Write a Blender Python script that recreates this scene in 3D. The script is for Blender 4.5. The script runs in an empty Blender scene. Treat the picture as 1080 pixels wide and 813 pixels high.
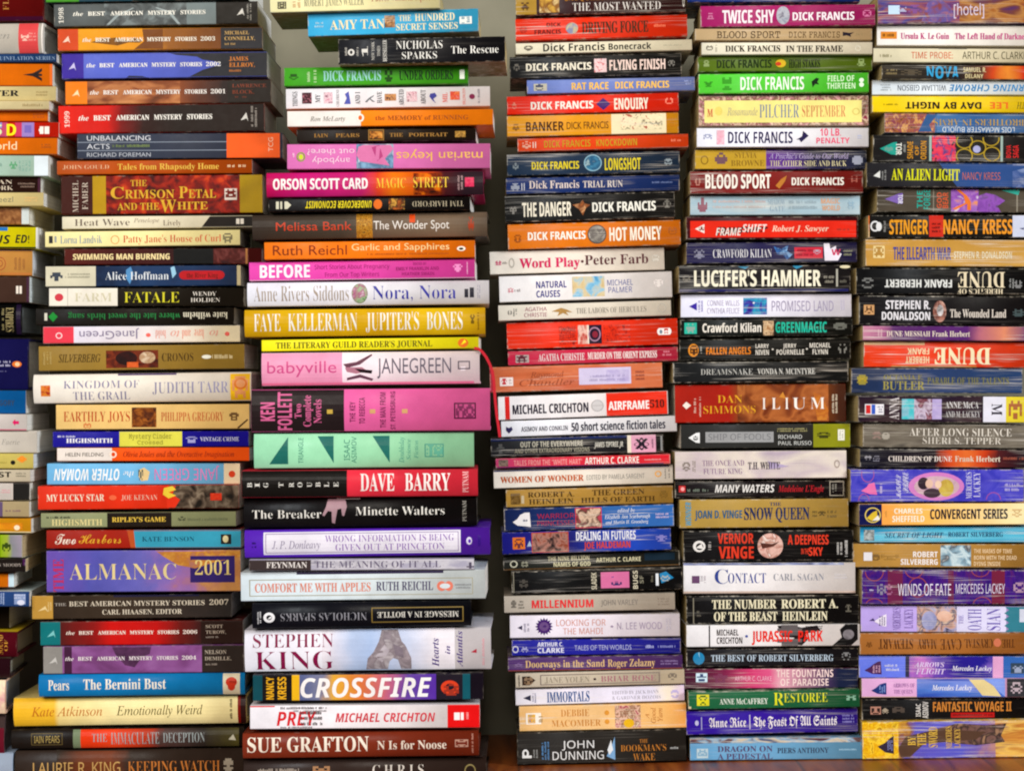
import bpy, bmesh, math, random
from mathutils import Matrix, Vector

SC = bpy.context.scene
COL = SC.collection

# ---------------------------------------------------------------- camera, light, exposure
D = 2.30                 # camera to the spine plane, metres
K = 0.93e-3              # metres per photo pixel on the spine plane
ROLL = math.radians(1.0)
EYE = 0.3725             # eye height above the table top
W, H = 1080.0, 813.0

cd = bpy.data.cameras.new('camera')
cd.sensor_width = 36.0
cd.lens = 36.0 * D / (W * K)
cd.clip_start = 0.05
cd.clip_end = 50
cam = bpy.data.objects.new('camera', cd)
COL.objects.link(cam)
c_, s_ = math.cos(ROLL), math.sin(ROLL)
cam.matrix_world = Matrix(((c_, s_, 0, 0), (0, 0, -1, -D), (-s_, c_, 0, EYE), (0, 0, 0, 1)))
SC.camera = cam

world = bpy.data.worlds.new('World')
SC.world = world
world.use_nodes = True
bg = world.node_tree.nodes['Background']
bg.inputs[0].default_value = (0.86, 0.93, 1.0, 1)
bg.inputs[1].default_value = 0.08


def lamp(name, loc, target, sx, sy, power, color):
    l = bpy.data.lights.new(name, 'AREA')
    l.shape = 'RECTANGLE'
    l.size, l.size_y = sx, sy
    l.energy = power
    l.color = color
    o = bpy.data.objects.new(name, l)
    COL.objects.link(o)
    o.location = loc
    o.rotation_euler = (Vector(target) - Vector(loc)).to_track_quat('-Z', 'Y').to_euler()
    return o


lamp('window_light', (4.5, -3.3, 1.9), (0, 0, 0.35), 2.0, 1.9, 288, (0.91, 0.96, 1.0))
lamp('room_light', (-1.0, -3.6, 1.9), (0, 0, 0.35), 2.8, 1.5, 146, (1.0, 0.94, 0.85))

SC.view_settings.view_transform = 'Standard'
SC.view_settings.look = 'None'
SC.view_settings.exposure = 0.0
SC.view_settings.gamma = 1.0
SC.cycles.filter_width = 2.1
SC.cycles.max_bounces = 6
try:
    SC.cycles.use_denoising = True
except Exception:
    pass

# ---------------------------------------------------------------- colours and materials


def lin(h):
    if len(h) == 3:
        h = h[0] * 2 + h[1] * 2 + h[2] * 2
    out = []
    for i in (0, 2, 4):
        v = int(h[i:i + 2], 16) / 255
        out.append(v / 12.92 if v <= 0.04045 else ((v + 0.055) / 1.055) ** 2.4)
    # printed blacks are deep: the darkest inks sink a little
    out = [max(0.0045, v * v / (v + 0.025)) for v in out]
    return tuple(min(0.88, v) for v in out) + (1.0,)


def nn(nt, kind, **kw):
    n = nt.nodes.new(kind)
    for k, v in kw.items():
        setattr(n, k, v)
    return n


def mathn(nt, op, a, b=None, c=None, clamp=False):
    n = nn(nt, 'ShaderNodeMath', operation=op)
    n.use_clamp = clamp
    for i, v in enumerate((a, b, c)):
        if v is None:
            continue
        if isinstance(v, (int, float)):
            n.inputs[i].default_value = v
        else:
            nt.links.new(v, n.inputs[i])
    return n.outputs[0]


def maprange(nt, v, a, b, c=0.0, d=1.0):
    n = nn(nt, 'ShaderNodeMapRange')
    nt.links.new(v, n.inputs[0])
    for i, x in enumerate((a, b, c, d)):
        n.inputs[i + 1].default_value = x
    return n.outputs[0]


def mixc(nt, f, a, b, mode='MIX'):
    n = nn(nt, 'ShaderNodeMix', data_type='RGBA', blend_type=mode)
    for idx, v in ((0, f), (6, a), (7, b)):
        if isinstance(v, (int, float)):
            n.inputs[idx].default_value = v
        elif isinstance(v, tuple):
            n.inputs[idx].default_value = v
        else:
            nt.links.new(v, n.inputs[idx])
    return n.outputs[2]


def make_print_group():
    g = bpy.data.node_groups.new('printed_card', 'ShaderNodeTree')
    I = g.interface
    I.new_socket('Color', in_out='INPUT', socket_type='NodeSocketColor')
    I.new_socket('Wear', in_out='INPUT', socket_type='NodeSocketFloat')
    I.new_socket('Crease', in_out='INPUT', socket_type='NodeSocketFloat')
    I.new_socket('Rough', in_out='INPUT', socket_type='NodeSocketFloat')
    I.new_socket('Shader', in_out='OUTPUT', socket_type='NodeSocketShader')
    gi, go = nn(g, 'NodeGroupInput'), nn(g, 'NodeGroupOutput')
    L = g.links
    tc = nn(g, 'ShaderNodeTexCoord')
    oi = nn(g, 'ShaderNodeObjectInfo')
    off = nn(g, 'ShaderNodeVectorMath', operation='SCALE')
    comb = nn(g, 'ShaderNodeCombineXYZ')
    for i in range(3):
        L.new(oi.outputs['Random'], comb.inputs[i])
    L.new(comb.outputs[0], off.inputs[0])
    off.inputs['Scale'].default_value = 37.0
    add = nn(g, 'ShaderNodeVectorMath', operation='ADD')
    L.new(tc.outputs['Object'], add.inputs[0])
    L.new(off.outputs[0], add.inputs[1])
    P = add.outputs[0]

    def noise(scale, detail, vec=P, rough=0.55):
        n = nn(g, 'ShaderNodeTexNoise')
        n.inputs['Scale'].default_value = scale
        n.inputs['Detail'].default_value = detail
        n.inputs['Roughness'].default_value = rough
        L.new(vec, n.inputs['Vector'])
        return n.outputs[0]
    mott = maprange(g, noise(45, 4), 0.3, 0.7, 0.90, 1.07)
    fine = maprange(g, noise(900, 2), 0.3, 0.7, 0.965, 1.03)
    m = mathn(g, 'MULTIPLY', mott, fine)
    cm = nn(g, 'ShaderNodeVectorMath', operation='SCALE')
    L.new(gi.outputs['Color'], cm.inputs[0])
    L.new(m, cm.inputs['Scale'])
    base = cm.outputs[0]
    # reading creases along the spine
    st = nn(g, 'ShaderNodeVectorMath', operation='MULTIPLY')
    L.new(P, st.inputs[0])
    st.inputs[1].default_value = (3.5, 9, 430)
    cn = noise(1.0, 3, st.outputs[0], 0.6)
    line = maprange(g, mathn(g, 'ABSOLUTE', mathn(g, 'SUBTRACT', cn, 0.5)), 0.0, 0.026, 1.0, 0.0)
    st2 = nn(g, 'ShaderNodeVectorMath', operation='MULTIPLY')
    L.new(P, st2.inputs[0])
    st2.inputs[1].default_value = (14, 14, 90)
    gate = maprange(g, noise(1.0, 2, st2.outputs[0]), 0.47, 0.62)
    crease = mathn(g, 'MULTIPLY', mathn(g, 'MULTIPLY', line, gate), gi.outputs['Crease'], clamp=True)
    base = mixc(g, crease, base, (0.74, 0.68, 0.60, 1))
    # rubbed edges and corners
    sep = nn(g, 'ShaderNodeSeparateXYZ')
    L.new(tc.outputs['Generated'], sep.inputs[0])
    ez = mathn(g, 'ABSOLUTE', mathn(g, 'SUBTRACT', mathn(g, 'MULTIPLY', sep.outputs[2], 2.0), 1.0))
    ex = mathn(g, 'ABSOLUTE', mathn(g, 'SUBTRACT', mathn(g, 'MULTIPLY', sep.outputs[0], 2.0), 1.0))
    e = mathn(g, 'MAXIMUM', maprange(g, ez, 0.90, 1.0), maprange(g, ex, 0.982, 1.0))
    wn = maprange(g, noise(120, 5, P, 0.7), 0.44, 0.78)
    wear = mathn(g, 'MULTIPLY', mathn(g, 'MULTIPLY', e, wn), gi.outputs['Wear'], clamp=True)
    wear = maprange(g, wear, 0.08, 0.45)
    base = mixc(g, mathn(g, 'MULTIPLY', wear, 0.8), base, (0.60, 0.53, 0.43, 1))
    b = nn(g, 'ShaderNodeBsdfPrincipled')
    L.new(base, b.inputs['Base Color'])
    b.inputs['Specular IOR Level'].default_value = 0.08
    rr = mathn(g, 'ADD', gi.outputs['Rough'], maprange(g, noise(120, 3), 0.3, 0.7, -0.05, 0.09))
    rr = mathn(g, 'ADD', rr, mathn(g, 'MULTIPLY', wear, 0.25))
    L.new(rr, b.inputs['Roughness'])
    bump = nn(g, 'ShaderNodeBump')
    bump.inputs['Strength'].default_value = 0.35
    bump.inputs['Distance'].default_value = 0.0006
    hgt = mathn(g, 'SUBTRACT', mathn(g, 'MULTIPLY', noise(70, 3), 0.6), mathn(g, 'MULTIPLY', crease, 0.7))
    L.new(hgt, bump.inputs['Height'])
    L.new(bump.outputs[0], b.inputs['Normal'])
    L.new(b.outputs[0], go.inputs[0])
    return g


PRINT = make_print_group()
KIND = {'m': (0.95, 0.75, 0.36), 't': (0.42, 0.0, 0.40), 'h': (0.22, 0.0, 0.30)}
MATS = {}


def print_mat(key, color_socket_fn, kind, wear=None, crease=None):
    k = (key, kind, wear, crease)
    if k in MATS:
        return MATS[k]
    m = bpy.data.materials.new('print_' + str(len(MATS)))
    m.use_nodes = True
    nt = m.node_tree
    nt.nodes.clear()
    out = nn(nt, 'ShaderNodeOutputMaterial')
    g = nn(nt, 'ShaderNodeGroup')
    g.node_tree = PRINT
    w, c, r = KIND[kind]
    g.inputs['Wear'].default_value = w if wear is None else wear
    g.inputs['Crease'].default_value = c if crease is None else crease
    g.inputs['Rough'].default_value = r
    v = color_socket_fn(nt)
    if isinstance(v, tuple):
        g.inputs['Color'].default_value = v
    else:
        nt.links.new(v, g.inputs['Color'])
    nt.links.new(g.outputs[0], out.inputs[0])
    MATS[k] = m
    return m


def ink(h, kind, wear=None, crease=None):
    return print_mat('ink' + h, lambda nt: lin(h), kind, wear, crease)


def ramp(nt, fac, cols, pos=None):
    n = nn(nt, 'ShaderNodeValToRGB')
    el = n.color_ramp.elements
    k = len(cols)
    pos = pos or [i / max(1, k - 1) for i in range(k)]
    el[0].position, el[0].color = pos[0], lin(cols[0])
    el[1].position, el[1].color = pos[-1], lin(cols[-1])
    for p_, c in zip(pos[1:-1], cols[1:-1]):
        e = el.new(p_)
        e.color = lin(c)
    nt.links.new(fac, n.inputs[0])
    return n.outputs[0]


def art(cols, scale, stretch, seed, kind):
    def f(nt):
        tc = nn(nt, 'ShaderNodeTexCoord')
        mp = nn(nt, 'ShaderNodeMapping')
        nt.links.new(tc.outputs['Object'], mp.inputs[0])
        mp.inputs['Location'].default_value = (seed * 1.37, seed * 0.71, seed * 2.11)
        mp.inputs['Scale'].default_value = (scale / stretch, scale, scale)
        n = nn(nt, 'ShaderNodeTexNoise')
        n.inputs['Scale'].default_value = 1.0
        n.inputs['Detail'].default_value = 2.2
        n.inputs['Roughness'].default_value = 0.5
        n.inputs['Distortion'].default_value = 0.8
        nt.links.new(mp.outputs[0], n.inputs['Vector'])
        fac = maprange(nt, n.outputs[0], 0.30, 0.70)
        return ramp(nt, fac, cols)
    return print_mat('art%s%s%s%s' % (cols, scale, stretch, seed), f, kind)


def grad(cols, pos, amp, kind):
    # colour blend along the spine, print and one painted sheen, pos = generated x of every colour
    def f(nt):
        tc = nn(nt, 'ShaderNodeTexCoord')
        sp = nn(nt, 'ShaderNodeSeparateXYZ')
        nt.links.new(tc.outputs['Generated'], sp.inputs[0])
        n = nn(nt, 'ShaderNodeTexNoise')
        n.inputs['Scale'].default_value = 55
        n.inputs['Detail'].default_value = 5
        nt.links.new(tc.outputs['Object'], n.inputs['Vector'])
        fac = mathn(nt, 'ADD', sp.outputs[0], mathn(nt, 'MULTIPLY', mathn(nt, 'SUBTRACT', n.outputs[0], 0.5), amp))
        return ramp(nt, fac, cols, pos)
    return print_mat('grad%s%s%s' % (cols, pos, amp), f, kind)


def page_mat(h):
    k = ('page', h)
    if k in MATS:
        return MATS[k]
    m = bpy.data.materials.new('paper_pages_' + str(len(MATS)))
    m.use_nodes = True
    nt = m.node_tree
    b = nt.nodes['Principled BSDF']
    tc = nn(nt, 'ShaderNodeTexCoord')
    mp = nn(nt, 'ShaderNodeMapping')
    nt.links.new(tc.outputs['Object'], mp.inputs[0])
    mp.inputs['Scale'].default_value = (6, 6, 2600)
    n = nn(nt, 'ShaderNodeTexNoise')
    n.inputs['Scale'].default_value = 1
    n.inputs['Detail'].default_value = 2
    nt.links.new(mp.outputs[0], n.inputs['Vector'])
    n2 = nn(nt, 'ShaderNodeTexNoise')
    n2.inputs['Scale'].default_value = 40
    nt.links.new(tc.outputs['Object'], n2.inputs['Vector'])
    v = mathn(nt, 'MULTIPLY', maprange(nt, n.outputs[0], 0.3, 0.7, 0.72, 1.06), maprange(nt, n2.outputs[0], 0.3, 0.7, 0.9, 1.05))
    s = nn(nt, 'ShaderNodeVectorMath', operation='SCALE')
    s.inputs[0].default_value = lin(h)[:3]
    nt.links.new(v, s.inputs['Scale'])
    nt.links.new(s.outputs[0], b.inputs['Base Color'])
    b.inputs['Roughness'].default_value = 0.85
    b.inputs['Specular IOR Level'].default_value = 0.15
    bp = nn(nt, 'ShaderNodeBump')
    bp.inputs['Strength'].default_value = 0.5
    bp.inputs['Distance'].default_value = 0.0004
    nt.links.new(n.outputs[0], bp.inputs['Height'])
    nt.links.new(bp.outputs[0], b.inputs['Normal'])
    MATS[k] = m
    return m


# ---------------------------------------------------------------- the setting: table and wall
def table_mat():
    m = bpy.data.materials.new('stained_wood')
    m.use_nodes = True
    nt = m.node_tree
    b = nt.nodes['Principled BSDF']
    tc = nn(nt, 'ShaderNodeTexCoord')
    mp = nn(nt, 'ShaderNodeMapping')
    nt.links.new(tc.outputs['Object'], mp.inputs[0])
    mp.inputs['Scale'].default_value = (55, 5, 5)
    n = nn(nt, 'ShaderNodeTexNoise')
    n.inputs['Scale'].default_value = 1
    n.inputs['Detail'].default_value = 6
    n.inputs['Distortion'].default_value = 0.7
    nt.links.new(mp.outputs[0], n.inputs['Vector'])
    col = ramp(nt, n.outputs[0], ['5a2f18', '8a4a22', 'a8622e'], [0.3, 0.5, 0.72])
    sp = nn(nt, 'ShaderNodeSeparateXYZ')
    nt.links.new(tc.outputs['Object'], sp.inputs[0])
    fr = mathn(nt, 'FRACT', mathn(nt, 'MULTIPLY', sp.outputs[0], 11.0))
    seam = maprange(nt, mathn(nt, 'ABSOLUTE', mathn(nt, 'SUBTRACT', fr, 0.5)), 0.47, 0.5)
    fl = mathn(nt, 'FLOOR', mathn(nt, 'MULTIPLY', mathn(nt, 'ADD', sp.outputs[0], 0.5 / 11), 11.0))
    wn = nn(nt, 'ShaderNodeTexWhiteNoise', noise_dimensions='1D')
    nt.links.new(fl, wn.inputs['W'])
    tone = nn(nt, 'ShaderNodeVectorMath', operation='SCALE')
    nt.links.new(col, tone.inputs[0])
    nt.links.new(maprange(nt, wn.outputs[0], 0, 1, 0.8, 1.15), tone.inputs['Scale'])
    nt.links.new(mixc(nt, mathn(nt, 'MULTIPLY', seam, 0.75), tone.outputs[0], (0.03, 0.014, 0.008, 1)), b.inputs['Base Color'])
    b.inputs['Roughness'].default_value = 0.38
    return m


def wall_mat():
    m = bpy.data.materials.new('painted_wall')
    m.use_nodes = True
    nt = m.node_tree
    b = nt.nodes['Principled BSDF']
    tc = nn(nt, 'ShaderNodeTexCoord')
    n = nn(nt, 'ShaderNodeTexNoise')
    n.inputs['Scale'].default_value = 14
    n.inputs['Detail'].default_value = 5
    nt.links.new(tc.outputs['Object'], n.inputs['Vector'])
    nt.links.new(ramp(nt, n.outputs[0], ['7a7666', '85816f', '8e8977'], [0.3, 0.5, 0.7]), b.inputs['Base Color'])
    b.inputs['Roughness'].default_value = 0.8
    return m


def box_bm(bm, x0, x1, y0, y1, z0, z1, mi=0):
    v = [bm.verts.new(p) for p in ((x0, y0, z0), (x1, y0, z0), (x1, y1, z0), (x0, y1, z0), (x0, y0, z1), (x1, y0, z1), (x1, y1, z1), (x0, y1, z1))]
    for f in ((0, 3, 2, 1), (4, 5, 6, 7), (0, 1, 5, 4), (1, 2, 6, 5), (2, 3, 7, 6), (3, 0, 4, 7)):
        bm.faces.new([v[i] for i in f]).material_index = mi


def link_bm(name, bm, mats, parent=None):
    me = bpy.data.meshes.new(name)
    bm.to_mesh(me)
    bm.free()
    for m in mats:
        me.materials.append(m)
    o = bpy.data.objects.new(name, me)
    COL.objects.link(o)
    if parent:
        o.parent = parent
    return o


BACK = 0.18              # wall behind the spine plane
bm = bmesh.new()
box_bm(bm, -1.0, 1.0, -0.42, BACK + 0.03, -0.035, 0.0)
bmesh.ops.bevel(bm, geom=bm.edges[:], offset=0.003, segments=2, affect='EDGES')
o = link_bm('table_top', bm, [table_mat()])
o['label'] = 'brown plank wooden table top under all the book stacks'
o['category'] = 'table'
bm = bmesh.new()
box_bm(bm, -1.3, 1.3, BACK + 0.035, BACK + 0.11, -0.3, 1.5)
o = link_bm('wall', bm, [wall_mat()])
o['label'] = 'plain grey olive wall behind the book stacks'
o['category'] = 'wall'
o['kind'] = 'structure'

# ---------------------------------------------------------------- lettering
BASES = {'R': (0x1d400, 0x1d41a, 0x1d7ce), 'i': (0x1d434, 0x1d44e, 0), 'I': (0x1d468, 0x1d482, 0x1d7ce),
         'c': (0x1d4d0, 0x1d4ea, 0), 'f': (0x1d56c, 0x1d586, 0), 'n': (0x1d5a0, 0x1d5ba, 0x1d7e2),
         'S': (0x1d5d4, 0x1d5ee, 0x1d7ec), 'm': (0x1d670, 0x1d68a, 0x1d7f6), 'T': (0x1d63c, 0x1d656, 0x1d7ec)}
STY = {'s': (None, 0), 'n': ('n', 0), 'S': ('S', 0), 'B': ('S', 0.016), 'r': ('R', -0.012), 'R': ('R', 0), 'X': ('R', 0.014),
       'l': ('R', -0.0125), 'i': ('i', 0), 'I': ('I', 0), 'c': ('c', 0), 'f': ('f', 0), 'm': ('m', 0), 'T': ('T', 0)}


def glyphs(s, st):
    b = STY[st][0]
    if not b:
        return s
    U, L, N = BASES[b]
    o = ''
    for ch in s:
        if 'A' <= ch <= 'Z':
            o += chr(U + ord(ch) - 65)
        elif 'a' <= ch <= 'z':
            o += '\u210e' if (b == 'i' and ch == 'h') else chr(L + ord(ch) - 97)
        elif '0' <= ch <= '9' and N:
            o += chr(N + ord(ch) - 48)
        else:
            o += ch
    return o


TXT = {}                 # (string, style) -> (verts, faces, xmin, xmax, cap height)


def build_texts(keys):
    tmp = []
    for s, st in sorted(keys):
        cu = bpy.data.curves.new('lettering_source', 'FONT')
        cu.body = glyphs(s, st)
        cu.size = 1.0
        cu.resolution_u = 3
        cu.offset = min(0.0, STY[st][1])
        ob = bpy.data.objects.new('lettering_source', cu)
        COL.objects.link(ob)
        tmp.append(((s, st), ob))
    dg = bpy.context.evaluated_depsgraph_get()
    dg.update()
    cap = {}
    for key, ob in tmp:
        ev = ob.evaluated_get(dg)
        me = ev.to_mesh()
        vs = [(v.co.x, v.co.y) for v in me.vertices]
        fs = [tuple(p_.vertices) for p_ in me.polygons]
        ev.to_mesh_clear()
        wd = STY[key[1]][1]
        lay = [0.0] * len(vs)
        if wd > 0:                      # heavier weight: the letter laid thrice, a hair apart
            n0, v0, f0 = len(vs), list(vs), list(fs)
            for k_, sh in ((1, wd), (2, -wd)):
                vs += [(a + sh, c) for a, c in v0]
                fs += [tuple(q_ + n0 * k_ for q_ in f) for f in f0]
                lay += [k_ * 0.000004] * n0
        if key[0] == 'H':
            cap[key[1]] = max(v[1] for v in vs)
        TXT[key] = [vs, fs, min(v[0] for v in vs), max(v[0] for v in vs), 0, lay]
    for key in TXT:
        TXT[key][4] = cap[key[1]]
    for key, ob in tmp:
        cu = ob.data
        bpy.data.objects.remove(ob)
        bpy.data.curves.remove(cu)


# ---------------------------------------------------------------- what is printed on a spine
# x in photo pixels, heights in percent of the spine from its top
def t(s, st, col, x0, x1, f0, f1, rot=0): return ('t', s, st, col, x0, x1, f0, f1, rot)
def r(col, x0, x1, f0=0, f1=100): return ('r', col, x0, x1, f0, f1)
def p(cols, x0, x1, f0=0, f1=100, sc=60, stretch=1.0): return ('p', cols.split(), x0, x1, f0, f1, sc, stretch)
def gr(cols, pos, x0, x1, f0=0, f1=100, amp=0.1): return ('g', cols.split(), pos, x0, x1, f0, f1, amp)
def o_(col, x0, x1, f0, f1): return ('o', col, x0, x1, f0, f1)
def q(col, x0, x1, f0, f1, w=0.25): return ('q', col, x0, x1, f0, f1, w)
def pg(col, *pts): return ('pg', col, pts)
def fr(col, x0, x1, f0, f1, w=1.0): return ('fr', col, x0, x1, f0, f1, w)
def ln(col, x0, x1, f0, f1, rows=1, vert=0): return ('ln', col, x0, x1, f0, f1, rows, vert)
def mk(col, x0, x1, f0, f1): return ('mk', col, x0, x1, f0, f1)


BOOKS = []
PLANE = {1: -0.070, 2: -0.067, 3: -0.093, 4: 0.0, 5: 0.0, 6: 0.0}
ORD = {1: 'first', 2: 'second', 3: 'third', 4: 'fourth', 5: 'fifth', 6: 'sixth'}
CUR = [1]


def stack(n):
    CUR[0] = n


def b(desc, x0, x1, yt, yb, dy, kind, col, els=(), **kw):
    BOOKS.append(dict(st=CUR[0], desc=desc, x0=x0, x1=x1, yt=yt, yb=yb, dy=dy, kind=kind, col=col, els=list(els), kw=kw))


# ---------------------------------------------------------------- first stack (cut off by the frame)
stack(1)
b('dark red hardback with gold upright lettering, topmost', -175, 45, -14, 22.5, -1, 'h', '6e1a1c', [t('FLORENCE', 'r', 'b07a3c', 3, 9, -80, 70, 90), t('KING', 'r', 'b07a3c', 11, 20, -60, 25, 90), r('4a1c38', -175, 45, 88, 100)], yaw=-2)
b('white hardback with a coral red band at its spine end', -172, 45, 24.5, 57, -1, 'h', 'ddd6cb', [r('d84f50', 19, 40), mk('f0b0a0', 22, 30, 35, 60), ln('e89890', 30, 38, 30, 62, 3), t('en', 'i', '9a948c', -4, 10, 30, 52), r('efe6e0', 43.5, 45)], yaw=-3)
b('very thin navy blue paperback under the white and coral hardback', -150, 60, 57.5, 66.5, -0.5, 't', '2c4a78', [t('THE PENGUINFLATION SERIES', 'r', '8aa0bc', -30, 58, 30, 75)])
b('orange paperback with a small black eagle mark', -170, 55, 67, 90.5, 0, 't', 'f27c08', [pg('2a1808', (24, 50), (34, 43), (36, 40), (44, 20), (44, 34), (40, 46), (44, 46), (44, 56), (40, 56), (44, 66), (44, 80), (36, 60), (34, 57)), r('e06a00', 52, 55)])
b('cream paperback with black bold lettering below the orange eagle one', -165, 59, 91, 106.5, 0, 't', 'e3d29a', [t('LTER', 'X', '221c14', -16, 20, 28, 68), ln('a08a5c', 38, 50, 30, 70, 2)])
b('thin cream paperback with faint brown print', -170, 52, 106.5, 116, 0, 't', 'ead9a8', [ln('a08a60', 24, 45, 25, 75, 1)])
b('slim plain orange paperback above the multicoloured one', -165, 51, 116.5, 128.2, 0, 't', 'f47a10', [ln('b85808', 35, 47, 25, 75, 2)])
b('red paperback with multicoloured patches and a big yellow letter', -160, 62, 128.5, 144.5, 0.5, 't', 'd83020', [r('c04a70', -10, 8), r('8890c8', -20, 2, 0, 40), r('c83a60', 16, 24), r('9a80c0', 23, 36), r('7a6ab8', 26, 33, 20, 70), t('S', 'B', 'd8e8b0', -6, 2, 15, 85), t('D', 'B', 'f2e418', 7, 17, 12, 90), r('f4efe4', 42, 46, 28, 78), r('f4efe4', 47, 52, 28, 78), o_('f4efe4', 41, 46, 38, 68)])
b('orange paperback with large white lowercase lettering', -160, 61, 145, 162.5, 0.5, 't', 'f47c10', [t('world', 's', 'f4dcb0', -16, 18, 22, 72), ln('a85808', 44, 54, 35, 65, 2)])
b('pale mint green paperback with a tiny green leaf mark', -165, 51, 163, 185, 1, 't', 'bcdccc', [mk('3a8a50', 10, 18, 30, 65), ln('8ab0a0', 19, 33, 25, 78, 4, 1), ln('88a89a', -10, 2, 30, 60, 1), r('dbe4ea', 36, 51)])
b('dark brown paperback with two lines of pale lettering', -170, 43, 185, 203, 1, 't', '3a2824', [t('IAN', 'r', 'd8c8b4', -6, 13, 22, 46), t('ORK', 'r', 'd8c8b4', -6, 14, 58, 82), ln('8a7468', 19, 37, 35, 70, 2), r('4a2038', 40, 43)])
b('cream yellow paperback with faint gold print under the brown one', -165, 46, 203, 217.5, 0, 't', 'ecd898', [t('weezl', 's', '8a8468', -10, 14, 30, 70), ln('e0b878', 26, 40, 30, 70, 2)])
b('mottled brown paperback set far back above the yellow strip', -180, 31, 218, 237, 0, 't', '8a5c38', [p('6a4024 8a5c38 a8764a', -180, 23, 0, 100, 90), r('c8d0d0', 23, 31)])
b('bright yellow paperback with black hand lettering and a blue patch', -170, 40, 237.5, 260.5, 2, 't', 'f0e410', [t('ED!', 'T', '222018', 16, 31, 36, 74), t('US', 'T', '222018', -6, 11, 38, 78), r('1c78c0', -60, 8, 0, 18), r('2a4018', -60, 40, 92, 100), r('d8d8d8', 38, 40)])
b('tan orange paperback with red brown rings printed on the spine', -175, 34, 262, 290, 1, 't', 'e0a258', [q('b0623a', -6, 6, 28, 80, .16), q('b0623a', -3, 3, 40, 66, .3), ln('a06a3c', 14, 27, 30, 78, 3, 1), r('3a3a78', -60, 34, 0, 4), r('c07a40', -60, 33, 88, 100)], pages='e8e8ec')
b('dark brown paperback with a small white square emblem', -175, 31, 291.5, 319, 0, 't', '57423a', [r('e8ddd0', 17, 19.5, 36, 66), r('e8ddd0', 20.5, 23, 36, 66), r('4a2c40', 28, 31)], pages='e4ecec')
b('black hardback with gold upright lettering between brown and navy books', -180, 22, 321, 354, -1, 'h', '1c1a1c', [t('EMPIRES', 'r', 'b0a070', 6, 14, 12, 90, -90), ln('90845c', 1, 5, 15, 85, 1, 1), r('2c2038', 17, 22)], pages='c8d4da')
b('thick navy blue hardback with a glowing orange dot', -180, 29, 355.5, 410, 1, 'h', '2a2860', [o_('e87830', 13, 23, 44, 56), o_('f4d0a0', 16, 21, 46, 54), ln('b8b4d0', -4, 11, 42, 56, 2), ln('6a6890', -4, 9, 62, 66, 1)])
b('royal blue paperback under the thick navy hardback', -175, 27, 411, 435.5, 0.5, 't', '1668ac', [t('GREGORY', 'S', '3c4a60', -12, 15, 42, 66)])
b('white paperback with a small magenta arrow and thin pink edge', -170, 28, 436, 453.5, 0.5, 't', 'ece4e2', [pg('d81868', (13, 50), (16, 30), (16, 42), (20, 42), (20, 60), (16, 60), (16, 72)), r('d87088', -170, 28, 92, 100)])
b('blank white paperback with pale grey italic lettering', -165, 39, 454, 477.5, 0, 't', 'e9e3da', [t('me Faerie', 'i', 'a8a29a', -10, 21, 38, 62)])
b('pale yellow paperback with a black dot and an orange splash', -170, 35, 478, 494, 0, 't', 'e9d878', [o_('222', 11, 16, 45, 75), o_('e88a28', 19, 27, 20, 55), mk('e8742a', 18, 28, 15, 60), ln('b0a050', -6, 8, 50, 70, 1)], pages='e8eef0')
b('cream paperback with bold black capitals below the pale yellow one', -172, 32, 495, 508, 0, 't', 'ebdfc6', [t('EST', 'S', '2a2620', -8, 12, 18, 62), ln('8a8270', 17, 28, 20, 62, 2)])
b('paperback half white and half black', -175, 31, 509, 527.5, 0, 't', 'e9e2de', [r('2a2826', 13, 31), ln('e0a0a8', 1, 11, 35, 60, 2), r('d0c4bc', 12.5, 13.5)])
b('beige paperback with a mauve band and tiny print', -175, 31, 528, 544.5, 0.5, 't', 'd0bd94', [r('6a5878', -30, 3), ln('8a6a70', 6, 22, 50, 70, 1)])
b('amber orange paperback with a brown smear and white spot', -172, 33, 545.5, 561, 1, 't', 'e9a428', [p('e9a428 d88820 b8601c', -60, 24, 30, 75, 70, 2), o_('f8e0c0', 15, 21, 45, 80), r('e0d4a4', -172, 33, 90, 100)])
b('lime green paperback fading to grey with a dark bird mark', -180, 23, 562.5, 587, 1, 't', '8fa81e', [gr('8fb01e a0b040 8a8a90 9a90a0', (0, 8, 12, 22), 0, 23), mk('1c2a10', 2, 11, 35, 72)], yaw=-3, pages='c9b189')
b('black paperback with small grey print under the lime green one', -178, 27, 588, 602, 1, 't', '322c2a', [t('BEHAN MOODY', 'r', 'a89c94', -16, 23, 34, 58), r('4a2050', 24, 27, 0, 50)], yaw=4, pages='d8bf94')
b('bright orange paperback with a pale blue edge', -190, 15, 604, 619, 0, 't', 'f58414', [r('c4dbe6', 9, 15)], yaw=3)
b('blue paperback with faint white upright print and a pale label', -178, 31, 622, 638, 1.5, 't', '3a5a98', [ln('a8b8d8', 0, 5, 10, 90, 2, 1), r('8a9cc4', 15, 27, 15, 85), o_('d8dcf0', 18, 26, 55, 90), ln('c8d0e8', 15, 27, 15, 50, 2)], top='c8dce0', yaw=2)
b('dark grey book added to fill the shaded gap above the maroon one', -190, 10, 639, 661, 1, 't', '2a2420', [], push=0.03)  # added book, dark to stand for the shade in the open gap
b('maroon hardback with gold print and a yellow top board', -185, 17, 664, 691, 2, 'h', '64182c', [t('SOUND', 'r', 'c8923c', -4, 3, 12, 88, 90), t('OF', 'r', 'c8923c', 4.5, 8, 30, 75, 90)], top='e2bf28', yaw=2, pages='d2c2a2')
b('dark plum hardback below the maroon and yellow one', -190, 10, 692, 713, 2, 'h', '3a2028', [], top='4c4438', yaw=3, pages='b8b4a4')
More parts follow.
